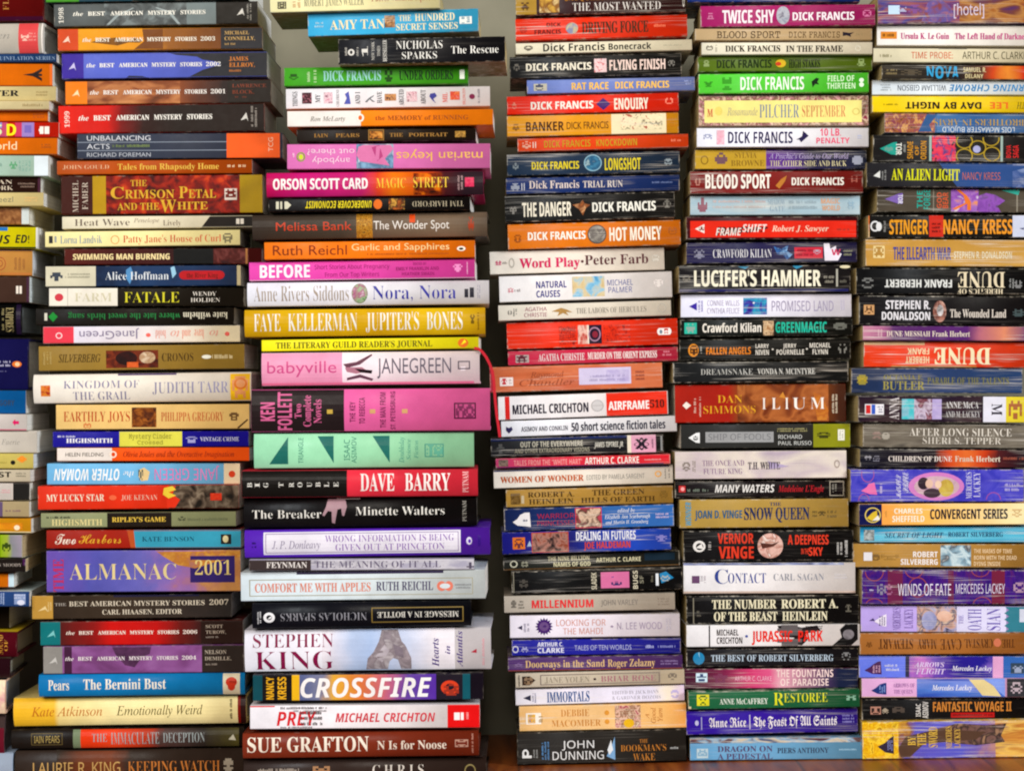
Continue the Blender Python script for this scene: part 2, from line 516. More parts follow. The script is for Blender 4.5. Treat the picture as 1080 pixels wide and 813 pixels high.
b('pink and cream hardback with a dark blue edge', -195, 5, 714.5, 751, 2, 'h', 'e8c0a8', [p('e8c0a8 f0d8b8 d890a0', -195, 5, 0, 100, 40)], top='38285c', yaw=3, pages='c6d0e6')
b('grey and maroon hardback near the table', -195, 4, 752, 795, 2, 'h', '5a4c4c', [r('6a2030', -60, 4, 30, 100)], yaw=1, pages='9a8a84')
b('pale blue white hardback lying lowest on the table', -190, 13, 796, 832, -2, 'h', 'bcd0ec', [], yaw=-2)

# ---------------------------------------------------------------- second stack
stack(2)
def bam(x0, x1, f0, f1, col, year=''):
    w = (x1 - x0) / (34.0 + (5.5 if year else 0))
    e = [t('the', 'I', col, x0, x0 + 2.6 * w, f0, f1), t('BEST', 'X', col, x0 + 3.8 * w, x0 + 8.2 * w, f0, f1), t('AMERICAN', 'X', col, x0 + 9.6 * w, x0 + 18.0 * w, f0, f1),
         t('MYSTERY', 'X', col, x0 + 19.2 * w, x0 + 26.4 * w, f0, f1), t('STORIES', 'X', col, x0 + 27.6 * w, x0 + 34 * w, f0, f1)]
    return e + ([t(year, 'I', col, x0 + 35.2 * w, x1, f0, f1)] if year else [])


b('green and dark teal paperback seen only as a sliver, topmost', 48, 262, -22, 2.8, -3, 't', '2a3a3a', [r('4a9030', 48, 83), r('2c4c58', 83, 140)])
b('grey anthology with black end and white swooping lines on grey', 57, 272, 4.2, 28.4, -3, 't', '5b5e5c', [r('34302c', 228, 272), p('4a4e4e 5e6262 7c8484', 110, 197, 0, 100, 50), r('7a8484', 197, 228), pg('9aa4a4', (111, 100), (122, 55), (140, 22), (142, 22), (125, 58), (114, 100)), pg('9aa4a4', (165, 20), (180, 40), (191, 100), (188, 100), (177, 44), (164, 24)), t('1998', 'R', 'e4e0d4', 62, 67, 16, 86, 90), *bam(77, 217, 36, 54, 'f0ece0', ''), pg('e8e4dc', (250, 62), (256, 30), (258, 64), (256, 54), (253, 58)), ln('a8a49c', 260, 266, 12, 84, 2, 1)])
b('anthology with orange and brown spine and a red orange end block', 61, 277, 30.5, 54, -2, 't', 'e29a2a', [gr('e69c28 e09428 96602e 7a4c2a', (83, 150, 175, 233), 83, 233, 0, 100, .14), pg('6a4a28 8a5c2a', (96, 62), (108, 46), (122, 42), (136, 56), (142, 44), (150, 52), (148, 66), (136, 64), (124, 78), (110, 70)), pg('7a4c2a', (150, 0), (172, 0), (172, 100), (140, 100), (152, 60)), r('d2502a', 61, 82.5), r('3e3d40', 233, 277), pg('f4d0b8', (66, 62), (72, 32), (74, 66), (72, 55), (69, 60)), *bam(87, 227, 42, 60, 'f4ead8', '2003'), t('MICHAEL', 'R', 'd8b070', 237, 263, 17, 33), t('CONNELLY,', 'R', 'd8b070', 237, 269, 43, 59), ln('b09060', 237, 250, 68, 84)])
b('anthology with bright periwinkle blue and black ragged art', 65, 282, 56.2, 83.4, -2, 't', '5d68c0', [pg('38383c', (282, 0), (282, 100), (198, 100), (214, 70), (233, 50), (228, 38), (214, 30), (208, 18), (186, 10), (176, 0)), pg('38383c', (132, 100), (136, 90), (150, 92), (158, 100)), r('45359a', 65, 88), pg('c8c0e8', (72, 64), (78, 36), (80, 68), (78, 57), (75, 60)), *bam(91, 233, 40, 56, 'f0ece8', '2002'), t('JAMES', 'R', 'd0803c', 242, 262, 20, 36), t('ELLROY,', 'R', 'd0803c', 242, 269, 44, 60), ln('b07040', 242, 255, 68, 82)])
b('anthology with brown art, black end and vivid orange end block', 69, 286, 85.8, 110.6, -2, 't', '8a5034', [p('5e3a2a 8a5034 b07048 c88858', 92, 206, 0, 100, 50, 3), gr('8a5034 6a4030 3c3230', (190, 205, 235), 190, 245, 0, 100, .1), r('38322e', 240, 286), r('ee8022', 69, 92), pg('f8d8a8', (76, 64), (82, 36), (84, 68), (82, 57), (79, 60)), *bam(95, 238, 40, 58, 'f0e8e0', '2001'), t('LAWRENCE', 'R', '8a4a38', 245, 281, 18, 33), t('BLOCK,', 'R', '8a4a38', 245, 268, 44, 60), ln('7a4434', 248, 260, 68, 80)])
b('red anthology fading to black with white title', 62, 279, 111.6, 141.4, -3, 't', 'd8281c', [gr('dc2c1c d0261a 7a201a 3c2824 332a26', (62, 115, 128, 150, 185), 62, 279, 0, 100, .05), t('1999', 'R', 'f0d8cc', 68.5, 73.5, 20, 78, 90), *bam(83, 224, 36, 54, 'f4eee4', ''), pg('d8d4cc', (254, 60), (260, 32), (262, 64), (260, 53), (257, 58)), ln('a09890', 264, 272, 10, 86, 2, 1)])
b('slate grey paperback with an orange end block and thin rules', 82, 298, 141.2, 168, -1.5, 't', '3f4350', [r('f0642a', 239, 295), r('8a92a0', 82, 239, 33, 36), r('8a92a0', 82, 239, 66, 69), t('UNBALANCING', 's', 'd0d2d8', 92, 159, 8, 28), t('ACTS', 's', 'd0d2d8', 92, 116, 41, 61), ln('7a8a5a', 119, 158, 40, 58), t('RICHARD FOREMAN', 's', 'b8bcc4', 92, 159, 76, 92), t('TCG', 's', 'f8c8a8', 283, 288, 18, 74, 90)])
b('slim burnt orange paperback with yellow title', 60, 266, 169.6, 184.4, -1.5, 't', 'b4541e', [t('JOHN GOULD', 'r', 'e4b48c', 66, 115, 32, 60), t('Tales from Rhapsody Home', 'R', 'e4b850', 124, 231, 25, 68), ln('eccaa0', 240, 260, 32, 62)])
b('maroon paperback with gold vertical stripes and golden capitals', 65, 277, 185.4, 226.4, -2, 't', '6e231c', [p('4a1814 7a251c a03020 c84824', 112, 253, 0, 100, 45), r('47251f', 65, 98), r('b68f14', 98, 112), r('ac8c16', 253, 277), t('MICHEL', 'r', 'c8b8a8', 77, 83, 12, 95, 90), t('FABER', 'r', 'c8b8a8', 87, 93, 16, 88, 90), t('THE', 'R', 'd8a838', 138, 155, 12, 28), t('C', 'R', 'd8a838', 117, 131, 30, 60), t('RIMSON', 'R', 'd8a838', 132, 184, 38, 60), t('P', 'R', 'd8a838', 189, 198, 30, 60), t('ETAL', 'R', 'd8a838', 199, 228, 38, 60), t('AND THE', 'R', 'd8a838', 124, 168, 72, 90), t('W', 'R', 'd8a838', 169, 186, 64, 96), t('HITE', 'R', 'd8a838', 187, 219, 70, 90), r('e0d0c4', 237, 250, 36, 66), mk('7a3024', 238, 249, 38, 64)])
b('cream paperback with a black corner and grey script title', 66, 266, 228.6, 241.8, -2, 't', 'dfd4b8', [pg('2c2622', (212, 100), (222, 0), (266, 0), (266, 100)), t('Heat Wave', 'r', '75685c', 79, 137, 22, 76), t('Penelope', 'i', '9a8a78', 141, 168, 18, 52), t('Lively', 'r', '8a7a6a', 172, 191, 35, 80), r('e8dfd0', 249, 252.5, 28, 72), r('e8dfd0', 253.5, 257, 28, 72)])
b('pale lemon paperback with orange title and grey author lettering', 48, 253, 244.4, 261, -2.5, 't', 'efe0a0', [r('3a3a3c', 52, 56, 28, 75), r('9aa0a0', 58, 60, 30, 70), t('Lorna Landvik', 'r', '8a9cac', 64, 108, 28, 78), q('e0a060', 117, 126, 28, 85, .18), t("Patty Jane's House of Curl", 'r', 'c8583c', 130, 233, 30, 76), mk('4a4438', 235, 245, 22, 85)])
b('dark maroon paperback with cream comic capitals', 68, 276, 262.4, 279.6, -1, 't', '4a201c', [gr('5a2620 3c1a18', (68, 185), 68, 183, 0, 100, .4), r('1e1614', 183, 225), p('3a1a18 5a2a26 7a4440', 225, 262, 0, 100, 60), r('b07a48', 259, 261), t('SWIMMING MAN BURNING', 'B', 'efd9a0', 77, 179, 32, 68)])
b('navy paperback with a beige end and small red plaque', 48, 254, 280.6, 302.6, -1.2, 't', '25344e', [r('d4cdb4', 48, 101), gr('1e2c44 2c4468 22304c', (101, 150, 254), 101, 250, 0, 100, .5), pg('5a90c0', (133, 20), (138, 4), (141, 40), (137, 90), (133, 60)), pg('9ac8e0', (180, 10), (184, 2), (186, 40), (182, 62)), r('c8b890', 250, 254), t('Alice Hoffman', 'r', 'e0e4e8', 111, 178, 30, 68), mk('55585c', 53, 66, 30, 72), ln('a8a490', 69, 95, 32, 60, 2), o_('b8262c', 189, 200, 26, 68), o_('b8262c', 226, 237, 26, 68), r('b8262c', 194, 232, 26, 68), t('the River King', 'R', '6a1418', 197, 230, 36, 60)])
b('paperback part white part black with a yellow green title', 52, 257, 303.6, 323.2, -0.5, 't', '2b2620', [r('e7e0d2', 52, 124), r('c8c0b4', 71, 72), o_('cc4450', 58, 67, 30, 72), t('FARM', 'l', 'cfc7aa', 79, 118, 28, 74), t('FATALE', 'l', 'd4cc38', 131, 189, 24, 80), t('WENDY', 'r', 'ddd4c8', 203, 228, 22, 44), t('HOLDEN', 'r', 'ddd4c8', 201, 232, 56, 78)])
b('black paperback with upside down green and white lettering', 38, 247, 325, 343.2, -1, 't', '29241f', [t('kate wilhelm', 'R', 'd8d0b8', 193, 240, 28, 66, 180), t('where late the sweet birds sang', 'R', '2e7a44', 72, 190, 32, 68, 180), pg('2a9040', (51, 50), (56, 22), (61, 50), (56, 80)), r('d8d4c4', 47, 50, 28, 72)])
b('pale lilac paperback with a red end, lettering upside down', 46, 253, 344.5, 362.4, -1.8, 't', 'dfd8e0', [gr('dcd6e4 e4dad8 e2d2b0', (80, 165, 240), 78, 253, 0, 100, .02), r('e04454', 46, 78), q('f4d8d8', 59, 66, 35, 72, .3), t('JaneGreen', 's', '877c96', 84, 147, 28, 76, 180), o_('e86a60', 154, 159, 42, 66), t('hold', 'r', 'e89888', 164, 175, 25, 75, 180), t('to', 'i', 'e89888', 180, 189, 30, 75, 180), t('and', 'r', 'e89078', 192, 201, 25, 78, 180), t('have', 'r', 'e89078', 205, 215, 22, 80, 180), t('to', 'i', 'e89888', 221, 230, 30, 70, 180), o_('e86a60', 237, 242, 38, 64)])
b('olive gold paperback with a picture of a white rose', 41, 258, 365, 391.2, -2.5, 't', '98793a', [p('3a1c14 6a3020 8a4028', 112, 167, 20, 92, 60), o_('e6d2b4 b08a6a d8c09a', 147, 164, 26, 74), o_('40201a 2a140e', 122, 145, 25, 80), p('e8703c c04a20', 134, 146, 68, 90, 90), t('SILVERBERG', 'i', '453418', 62, 106, 34, 66), t('CRONOS', 'r', '4a381c', 171, 204, 34, 66), o_('e0dccc', 213, 223, 42, 58), ln('c8b488', 224, 246, 36, 64, 1), ln('b49a60', 45, 55, 24, 76, 3, 1)])
b('thick white paperback with grey violet capitals and yellow end patch', 35, 265, 394.6, 425.6, -3, 'h', 'ebe1d3', [r('5c4a70', 124, 186, 0, 7), p('c84a2c e08a3c a83a2c', 43, 53, 38, 76, 120), t('KINGDOM OF', 'r', '8f8aa4', 67, 147, 24, 50), t('THE GRAIL', 'r', '8f8aa4', 77, 137, 62, 90), t('JUDITH TARR', 'r', '8f8aa4', 161, 241, 32, 70), r('e8b428', 243, 264, 6, 97), mk('d8742c', 245, 262, 14, 90), q('d8782c', 247, 261, 20, 60, .3)])
b('tan yellow paperback with orange capitals and a small brown picture', 59, 263, 426.6, 453, -1, 't', 'e7bf78', [t('EARTHLY JOYS', 'r', 'bf5430', 67, 137, 28, 68), mk('d0603a', 88, 96, 74, 96), p('3c2014 7a4420 a8642c', 139, 165, 12, 92, 90), t('PHILIPPA GREGORY', 'r', 'bf5e38', 170, 236, 32, 68), mk('3a2414', 242, 252, 34, 66), pg('4a3420', (250, 96), (261, 60), (262, 64), (252, 98))])
b('royal blue paperback with a lime yellow middle block', 56, 262, 455, 471.6, -0.8, 't', '2a2390', [r('d9d253', 126, 192), ln('dcdcf0', 60, 80, 22, 40), t('HIGHSMITH', 'X', 'f0eef4', 70, 119, 44, 72), t('Mystery Cinder', 'm', '8a8438', 136, 181, 16, 46), t('Crossed', 'm', '8a8438', 145, 172, 58, 84), mk('d8d8ec', 196, 208, 35, 75), t('VINTAGE CRIME', 'R', 'c8c8e0', 211, 252, 38, 64)])
b('slim paperback part white part orange with dark script title', 60, 263, 472, 486.4, -0.5, 't', 'ee5c22', [r('e8ddd4', 60, 118), o_('f4e4d4', 115, 123, 24, 76), o_('e05018', 117.5, 121.5, 34, 66), t('HELEN FIELDING', 's', '5a5450', 69, 109, 36, 64), t('Olivia Joules and the Overactive Imagination', 'i', '8a2c10', 130, 247, 28, 68)])
b('sky blue paperback with upside down white and pink letters', 50, 253, 488.4, 511, -0.5, 't', '74b4dd', [t('JANE GREEN', 'n', 'd878b0', 163, 231, 26, 80, 180), t('OTHER WOMAN', 'T', 'eef2f4', 57, 126, 26, 80, 180), t('the', 'i', 'eef2f4', 130, 141, 38, 62, 180), pg('e4c890', (147, 30), (152, 20), (158, 40), (156, 80), (149, 84), (146, 60)), mk('4a3820', 146, 151, 20, 80), r('ecd9b4', 236, 253), o_('dc4c2c', 241, 248, 36, 68)])
b('red paperback with cream title and grey painted end', 40, 252, 512.4, 537.6, -2, 't', 'd83a22', [p('2a241e 5a4c40 8a7a68', 178, 252, 0, 100, 60), pg('d83a22', (176, 0), (186, 0), (182, 40), (190, 62), (184, 100), (176, 100)), pg('e4c440', (173, 12), (182, 4), (186, 20), (178, 30), (186, 44), (178, 56), (172, 40)), p('e85030 d03018', 222, 234, 36, 66, 90), t('MY LUCKY STAR', 'R', 'f0e0c8', 49, 110, 36, 64), o_('e86a48', 115, 123, 40, 62), t('JOE KEENAN', 'r', 'e8b8a0', 128, 166, 40, 62)])
b('slim sage green paperback with a black middle block', 43, 249, 541, 556.6, -2, 't', '90946e', [r('2c2418', 113, 181), t("RIPLEY'S GAME", 'X', 'd8b44c', 118, 175, 32, 64), t('HIGHSMITH', 'X', 'd8cc90', 54, 108, 44, 86), ln('3a3c30', 49, 76, 18, 40), ln('6c7054', 198, 243, 36, 66), mk('303228', 188, 196, 30, 60)])
b('paperback half brick red half turquoise with script title', 49, 254, 559, 578.4, -0.8, 't', '9c2d20', [pg('3f9ab4', (141, 0), (254, 0), (254, 100), (143, 100)), pg('b8562e', (134, 0), (141, 0), (143, 100), (138, 100)), t('Two', 'c', 'ead8c8', 58, 80, 20, 76), t('Harbors', 'c', 'd8a038', 83, 128, 22, 72), t('KATE BENSON', 'r', '1c5468', 150, 205, 36, 62), r('302c28', 233, 244, 24, 78), o_('d8cc9c', 235, 241, 30, 70)])
b('thick violet and orange almanac with a navy box', 49, 254, 580.4, 624.6, -1.5, 't', '6a5aa8', [gr('7058b0 5a5aac 6a66b0 8a6aa0 9c6a78', (49, 100, 150, 190, 254), 49, 254, 0, 100, .3), gr('6c66b0 8a6cae 9a6a98 b07a58 c08a50 b0784c', (150, 180, 205, 222, 244, 254), 150, 254, 0, 100, .5), pg('d09a48 b87838 a87060', (164, 0), (172, 14), (188, 36), (206, 44), (226, 30), (254, 16), (254, 0)), t('TIME', 'X', 'b83a68', 56, 67, 20, 98, 90), t('ALMANAC', 'r', 'dcc890', 73, 186, 32, 70), r('3a2c66', 201, 248, 14, 78), t('2001', 'r', 'd8c078', 206, 244, 26, 60)])
b('near black anthology with a gold end block and pale capitals', 34, 244, 627.6, 653, -2.2, 't', '37302a', [gr('352c26 453a30 3c3430 34302e', (34, 120, 200, 244), 56, 244, 0, 100, .4), r('2a2848', 120, 210, 0, 9), r('b98f45', 34, 56), pg('e0c890', (40, 66), (48, 44), (51, 70), (48, 58), (44, 62)), ln('d8bc80', 50, 55, 28, 70, 2, 1), t('THE', 'R', '9c948c', 58, 70, 32, 44), t('BEST AMERICAN MYSTERY STORIES', 'R', 'd0c4b0', 73, 216, 26, 46), t('2007', 'R', 'd0c4b0', 221, 241, 24, 46), t('CARL HIAASEN, EDITOR', 'R', 'd4c8b4', 108, 192, 62, 82)])
b('maroon and red anthology with a teal end block', 43, 256, 655, 680.4, -1.5, 't', '5c2624', [gr('5c2826 8a2422 c8221e b8201c 6a2420 3c2826', (64, 100, 118, 165, 190, 215), 64, 256, 0, 100, .06), r('34241f', 212, 256), r('0f7478', 43, 64), pg('7ac0c0', (50, 64), (57, 36), (59, 68), (57, 56), (54, 60)), *bam(70, 208, 40, 55, 'ecdcd0', '2006'), t('SCOTT', 'R', 'b0a090', 217, 235, 18, 32), t('TUROW,', 'R', 'b0a090', 217, 238, 42, 56), ln('90847a', 217, 231, 64, 76)])
b('plum purple anthology with a pale grey end block', 46, 257, 681.2, 710.4, -1.8, 't', '86538a', [p('6a3e68 86538a 94629a', 66, 213, 0, 100, 25, 2), r('4a2c44', 68, 76), pg('4a3048 5e3c5c', (118, 0), (122, 30), (132, 70), (142, 78), (150, 40), (158, 30), (160, 0)), r('38302c', 213, 257), r('8f8c88', 46, 66), pg('c4c2be', (52, 62), (59, 38), (61, 66), (59, 55), (56, 59)), *bam(69, 207, 38, 52, 'e4d8dc', '2004'), t('NELSON', 'R', 'b0a494', 216, 239, 18, 32), t('DEMILLE,', 'R', 'b0a494', 216, 244, 42, 55), ln('90847a', 217, 230, 64, 76)])
b('bright blue hardback with cream title and a red fruit emblem', 41, 258, 711.2, 734.6, -2, 'h', '2078b0', [t('Pears', 'R', 'ece4d4', 51, 73, 24, 70), t('The Bernini Bust', 'R', 'ece4d4', 88, 175, 22, 68), r('d8ccb0', 235, 253, 2, 98), o_('c8402c', 238, 250, 18, 62), o_('c8402c', 240, 248, 40, 80), ln('8a3020', 241, 249, 30, 50, 1)])
b('yellow hardback with brown handwritten lettering and a dark red edge', 14, 260, 736, 766.6, -4, 'h', 'f2d98c', [gr('ecb834 f0bc3c f4dc92 f4e4a8', (14, 57, 62, 120), 14, 253, 0, 100, .01), r('8a2418', 251, 254), r('3a2018', 254, 260), t('Kate Atkinson', 'i', 'c0702c', 33, 108, 32, 64), t('Emotionally Weird', 'i', '5c5020', 123, 214, 32, 64), ln('4a4420', 242, 246, 14, 84, 1, 1)])
b('black hardback with a flaming red stretch and grey blue title', 12, 257, 769.4, 790, -3, 'h', '2a2420', [gr('e0401e e04a2a b0402a 54403c 3a3430 5a5430', (85, 120, 155, 175, 215, 250), 85, 252, 2, 98, .16), r('768468', 77, 85, 2, 98), fr('6a5c3a', 33, 66, 18, 80, .8), t('IAIN PEARS', 'n', 'b09a5c', 36, 63, 32, 68), t('THE', 'r', '98a0a0', 97, 113, 24, 66), t('IMMACULATE', 'r', '98a0a0', 117, 168, 20, 80), t('DECEPTION', 'r', '98a0a0', 172, 216, 24, 74), pg('c8c4b0', (241, 62), (246, 34), (249, 66))])
b('dark brown hardback with tan lettering, lowest', 16, 257, 791.5, 826, -3, 'h', '3a302a', [gr('38302a 6a3c28 74402a 3c322c', (60, 85, 118, 135), 60, 140, 3, 97, .1), t('LAURIE R. KING', 'n', 'c09a60', 35, 127, 36, 72), t('KEEPING WATCH', 'r', 'b8723a', 135, 232, 36, 70), mk('c8bca8', 236, 246, 30, 70)])
# ---------------------------------------------------------------- third stack
stack(3)
b('cream paperback with grey and rust capitals, topmost', 285, 464, -9, 13.5, -4.5, 'm', 'ece2ac', [t('ROBERT JAMES WALLER', 'r', '8f8a70', 321, 384, 34, 76), t('Puerto Vallarta Squeeze', 'r', 'b0624a', 392, 460, 22, 60), fr('3a3830', 293, 302, 50, 84, 1), mk('2a2820', 294, 301, 54, 80), ln('d0a070', 308, 318, 45, 80, 2, 1)], push=-0.02, bot='a8945c')
b('sky blue paperback with cream title, jutting over the gap', 325, 505, 14, 38.6, -5.2, 'm', '45acd8', [t('AMY TAN', 'R', 'efe0b4', 348, 406, 34, 74), p('5a4030 a87850 d8a878', 406, 417, 20, 72, 150), t('THE', 'R', 'efe0b4', 421, 434, 20, 46), t('HUNDRED', 'R', 'efe0b4', 438, 480, 16, 48), t('SECRET SENSES', 'R', 'efe0b4', 418, 483, 58, 86), r('e8e8e0', 485, 498, 34, 66), ln('60889c', 486, 497, 36, 64, 2, 1), ln('a8d4e8', 332, 342, 36, 66, 2)], push=-0.01, crease=.15, bot='a08a58')
b('black paperback with white serif lettering beneath the sky blue one', 357, 533, 41.2, 68, -3, 'm', '242326', [o_('e4e0d8', 367, 374, 40, 66), o_('242326', 369, 372, 46, 60), ln('b0aca4', 363, 367, 34, 68, 1, 1), ln('b0aca4', 375, 379, 34, 68, 1, 1), t('1', 'X', 'e4e0d8', 382, 388, 30, 70, 90), t('NEW YORK', 'R', 'c0bcb4', 392, 395, 12, 86, 90), t('TIMES', 'R', 'c0bcb4', 398, 401, 30, 70, 90), t('BESTSELLER', 'R', 'd8d4cc', 404, 408, 6, 92, 90), t('NICHOLAS', 'r', 'ece8e0', 418, 467, 12, 44), t('SPARKS', 'r', 'ece8e0', 424, 461, 56, 84), t('The Rescue', 'r', 'ece8e0', 476, 526, 36, 66)], push=-0.02, crease=.1, bot='8a7650')
b('grass green paperback with pale blue and dark green lettering', 300, 494, 71.6, 91.2, -3, 't', '4a9e2c', [mk('1e3a14', 305, 315, 35, 66), ln('b8d8a0', 323, 328, 25, 80, 1, 1), ln('b8d8a0', 330, 335, 15, 85, 1, 1), t('DICK FRANCIS', 'X', '98d0c8', 341, 402, 22, 76), mk('1a2a14', 406, 414, 10, 85), t('UNDER ORDERS', 'X', '123c14', 421, 478, 24, 76), r('e8f0e0', 485, 490, 25, 75)])
b('white paperback with a row of upright words and small pictures', 302, 517, 94, 115.4, -3.5, 't', 'e6e0e2', [t('THINGS', 'R', '4a4448', 309, 314, 14, 88, 90), p('6a2830 3a2a30 c87888', 319, 329, 20, 75, 140), t('MY', 'R', '4a4448', 333, 338, 30, 70, 90), p('c87890 f0d0d8 8a5068', 342, 351, 20, 75, 150), t('GIRLFRIEND', 'r', '6a6468', 355, 358, 8, 92, 90), pg('5a60b0', (363, 80), (366, 50), (364, 30), (368, 16), (369, 46), (370, 80)), t('AND I', 'R', '4a4448', 375, 380, 20, 82, 90), pg('7a7c80', (385, 70), (390, 48), (395, 36), (394, 44), (391, 54), (396, 72), (393, 70), (390, 58), (387, 74)), t('HAVE', 'R', '4a4448', 398, 403, 20, 78, 90), p('4a3a40 d89860 30283c', 406, 418, 32, 66, 120), t('ARGUED', 'R', '4a4448', 421, 426, 10, 90, 90), p('b87080 e8c8cc 7a4850', 429, 440, 22, 72, 140), t('ABOUT', 'R', '4a4448', 444, 449, 14, 86, 90), pg('484890', (454, 34), (459, 30), (461, 46), (457, 60), (460, 84), (456, 66), (453, 48)), t('MIL', 'R', 'd85848', 467, 472, 30, 78, 90), p('e08850 c83830 f0c8b0', 475, 485, 24, 66, 140), t('MILLINGTON', 'r', 'd86858', 488, 491, 8, 92, 90), o_('7a2848', 495, 501, 38, 64), ln('8a8488', 503, 507, 14, 86, 1, 1)])
b('paperback half white half bright orange with an oval emblem', 303, 520, 117, 134, -2, 't', 'f28318', [r('e9e2dc', 303, 380.5), o_('f4ece0', 376, 384, 22, 72), o_('e86a18', 378, 382, 32, 62), t('Ron McLarty', 'I', '9a948e', 327, 364, 36, 66), t('the MEMORY of RUNNING', 'R', 'a0521a', 396, 494, 36, 64)])
b('slim black paperback with gold spaced capitals and a tiny picture', 313, 502, 136.5, 149.6, -1.4, 't', '2e2620', [t('IAIN', 'R', 'a0763e', 331, 346, 36, 66), t('PEARS', 'R', 'a0763e', 354, 379, 36, 66), fr('a0763e', 388.5, 405, 6, 94, 1), p('2a1a10 c07830 e0a050', 390, 403.5, 20, 80, 130), t('THE', 'R', 'a0763e', 411, 425, 36, 66), t('PORTRAIT', 'R', 'a0763e', 431, 472, 36, 66), p('6a4a24 c89848', 480, 491, 24, 74, 160)])
b('pink paperback with upside down tan title and a torso picture', 303, 517, 152, 178.6, -1, 't', 'd873b0', [t('marian keyes', 's', 'e6b45c', 418, 509, 34, 70, 180), t('anybody', 's', 'f0c8dc', 329, 369, 56, 80, 180), t('out there?', 's', 'f0c8dc', 324, 374, 20, 44, 180), p('8ab0d0 5a7898 d8e4ec', 376, 415, 0, 100, 40), pg('d878a8', (378, 12), (386, 0), (412, 4), (415, 20), (406, 60), (411, 88), (380, 70), (376, 45)), pg('b84a80', (392, 14), (400, 4), (404, 50), (398, 70)), q('8aa030', 313, 322, 32, 70, .25), o_('c8d838', 315, 320, 40, 62), ln('f0c8dc', 308, 311, 36, 66, 1, 1)])
b('magenta to orange hardback with bold white author lettering', 281, 510, 182, 208, -2.5, 'h', 'c02464', [gr('b81e58 c42a78 c03070 d84a30 e87820 c85020 50282c 382a30', (281, 320, 380, 398, 415, 448, 470, 490), 281, 510, 1, 99, .07), p('3a2420 8a3a20 e87820', 436, 466, 8, 96, 50), t('ORSON SCOTT CARD', 'B', 'f2ece8', 288, 388, 26, 70), t('MAGIC', 'r', 'ecc444', 397, 428, 28, 68), t('STREET', 'r', 'ecc444', 436, 473, 26, 68), ln('b09090', 482, 489, 20, 80, 2, 1), p('c82050 e85070', 490.5, 500, 28, 66, 150)])
b('slim black paperback with upside down yellow and tan lettering', 283, 496, 209.6, 223.4, -2, 't', '231f1c', [t('UNDERCOVER ECONOMIST', 'T', 'e4d02c', 322, 392, 22, 76, 180), o_('e0702c', 394, 403, 12, 88), p('c86a28 3a2418 d8a048', 410, 427, 8, 92, 90), t('TIM HARFORD', 'r', 'a89c84', 435, 489, 30, 72, 180), r('d8d4bc', 291, 294, 22, 80), r('d8d4bc', 295.5, 297.5, 22, 80), pg('d8d4bc', (300, 22), (303, 22), (307, 50), (303, 80), (300, 80))])
b('dark brown hardback with red and white lettering', 266, 514, 226.4, 252.8, -3.5, 'h', '4e453c', [gr('433a34 4e453c 6a5a4c 7a6654 5e5044', (266, 360, 395, 470, 514), 266, 514, 1, 99, .12), p('6a5030 c89038 8a5a24 e0b050', 376, 393, 1, 99, 170), p('e05a28 c84820', 432, 438, 6, 40, 120), t('Melissa Bank', 's', 'c84a32', 291, 371, 32, 66), t('The Wonder Spot', 's', 'e4dcd4', 394, 474, 32, 66), mk('d04a2c', 494, 500, 20, 76)])
b('orange paperback with brown author and cream title lettering', 279, 501, 255.5, 274, -2.5, 't', 'ee7a18', [t('Ruth Reichl', 's', '8a3c10', 288, 366, 20, 76), t('Garlic and Sapphires', 's', 'f4d498', 371, 474, 14, 52), ln('b85c14', 386, 473, 66, 84), o_('f4e8d8', 482, 491, 34, 62), o_('3a2818', 484, 489, 42, 56)])
b('hot pink paperback with a bold white title', 263, 501, 276.6, 296.6, -3.4, 't', 'e04ea8', [t('BEFORE', 'B', 'f8e8f0', 274, 327, 16, 84), t('Short Stories About Pregnancy', 'n', '9a2a6c', 332, 411, 18, 42), t('From Our Top Writers', 'n', '9a2a6c', 343, 400, 60, 84), t('EDITED BY', 'S', '9a2a6c', 436, 450, 12, 26), t('EMILY FRANKLIN AND', 'S', '9a2a6c', 418, 463, 36, 54), t('HEATHER SWAIN', 'S', '9a2a6c', 424, 458, 64, 82), mk('f0b0d4', 478, 488, 25, 75), ln('f0b0d4', 492, 494, 15, 85, 1, 1), r('f0d8e8', 263, 501, 96, 100)])
b('white hardback with tall grey author lettering and an oval picture', 261, 516, 298, 323.4, -3, 'h', 'e2dfe6', [t('Anne Rivers Siddons', 'r', 'a8988a', 268, 368, 16, 80), o_('4a7848 a0b890 a86080 d8c8d0', 371, 388, 8, 92), q('8a8a70', 371, 388, 8, 92, .08), t('Nora, Nora', 'r', '40409c', 393, 481, 20, 76), r('3a3840', 490, 494, 36, 72), r('3a3840', 495.5, 500, 30, 72), ln('9894a0', 503, 507, 20, 80, 2, 1)])
b('golden yellow hardback with tall silver white capitals', 258, 512, 326.6, 355.6, -3, 'h', 'd2a516', [gr('c89a10 d8ac1a cfa014 dcb422 b88c10', (258, 320, 400, 460, 512), 258, 512, 1, 99, .1), t('FAYE', 'r', 'eceae4', 268, 296, 16, 80), t('KELLERMAN', 'r', 'eceae4', 304, 377, 16, 80), t("JUPITER'S", 'r', 'eceae4', 386, 442, 16, 80), t('BONES', 'r', 'eceae4', 450, 488, 16, 80), mk('4a3a08', 496, 501, 25, 60), ln('7a5c08', 503, 506, 15, 85, 1, 1)])  # the gold blend paints a sheen into the spine colour
b('thin bright yellow booklet with black serif capitals', 276, 505, 358.4, 370.6, -3.3, 't', 'f0e428', [t("THE LITERARY GUILD READER'S JOURNAL", 'R', '5c5424', 291, 456, 24, 78), o_('e0702c', 483, 494, 12, 90), pg('f0e428', (486, 70), (490, 20), (492, 44))], wear=.1)
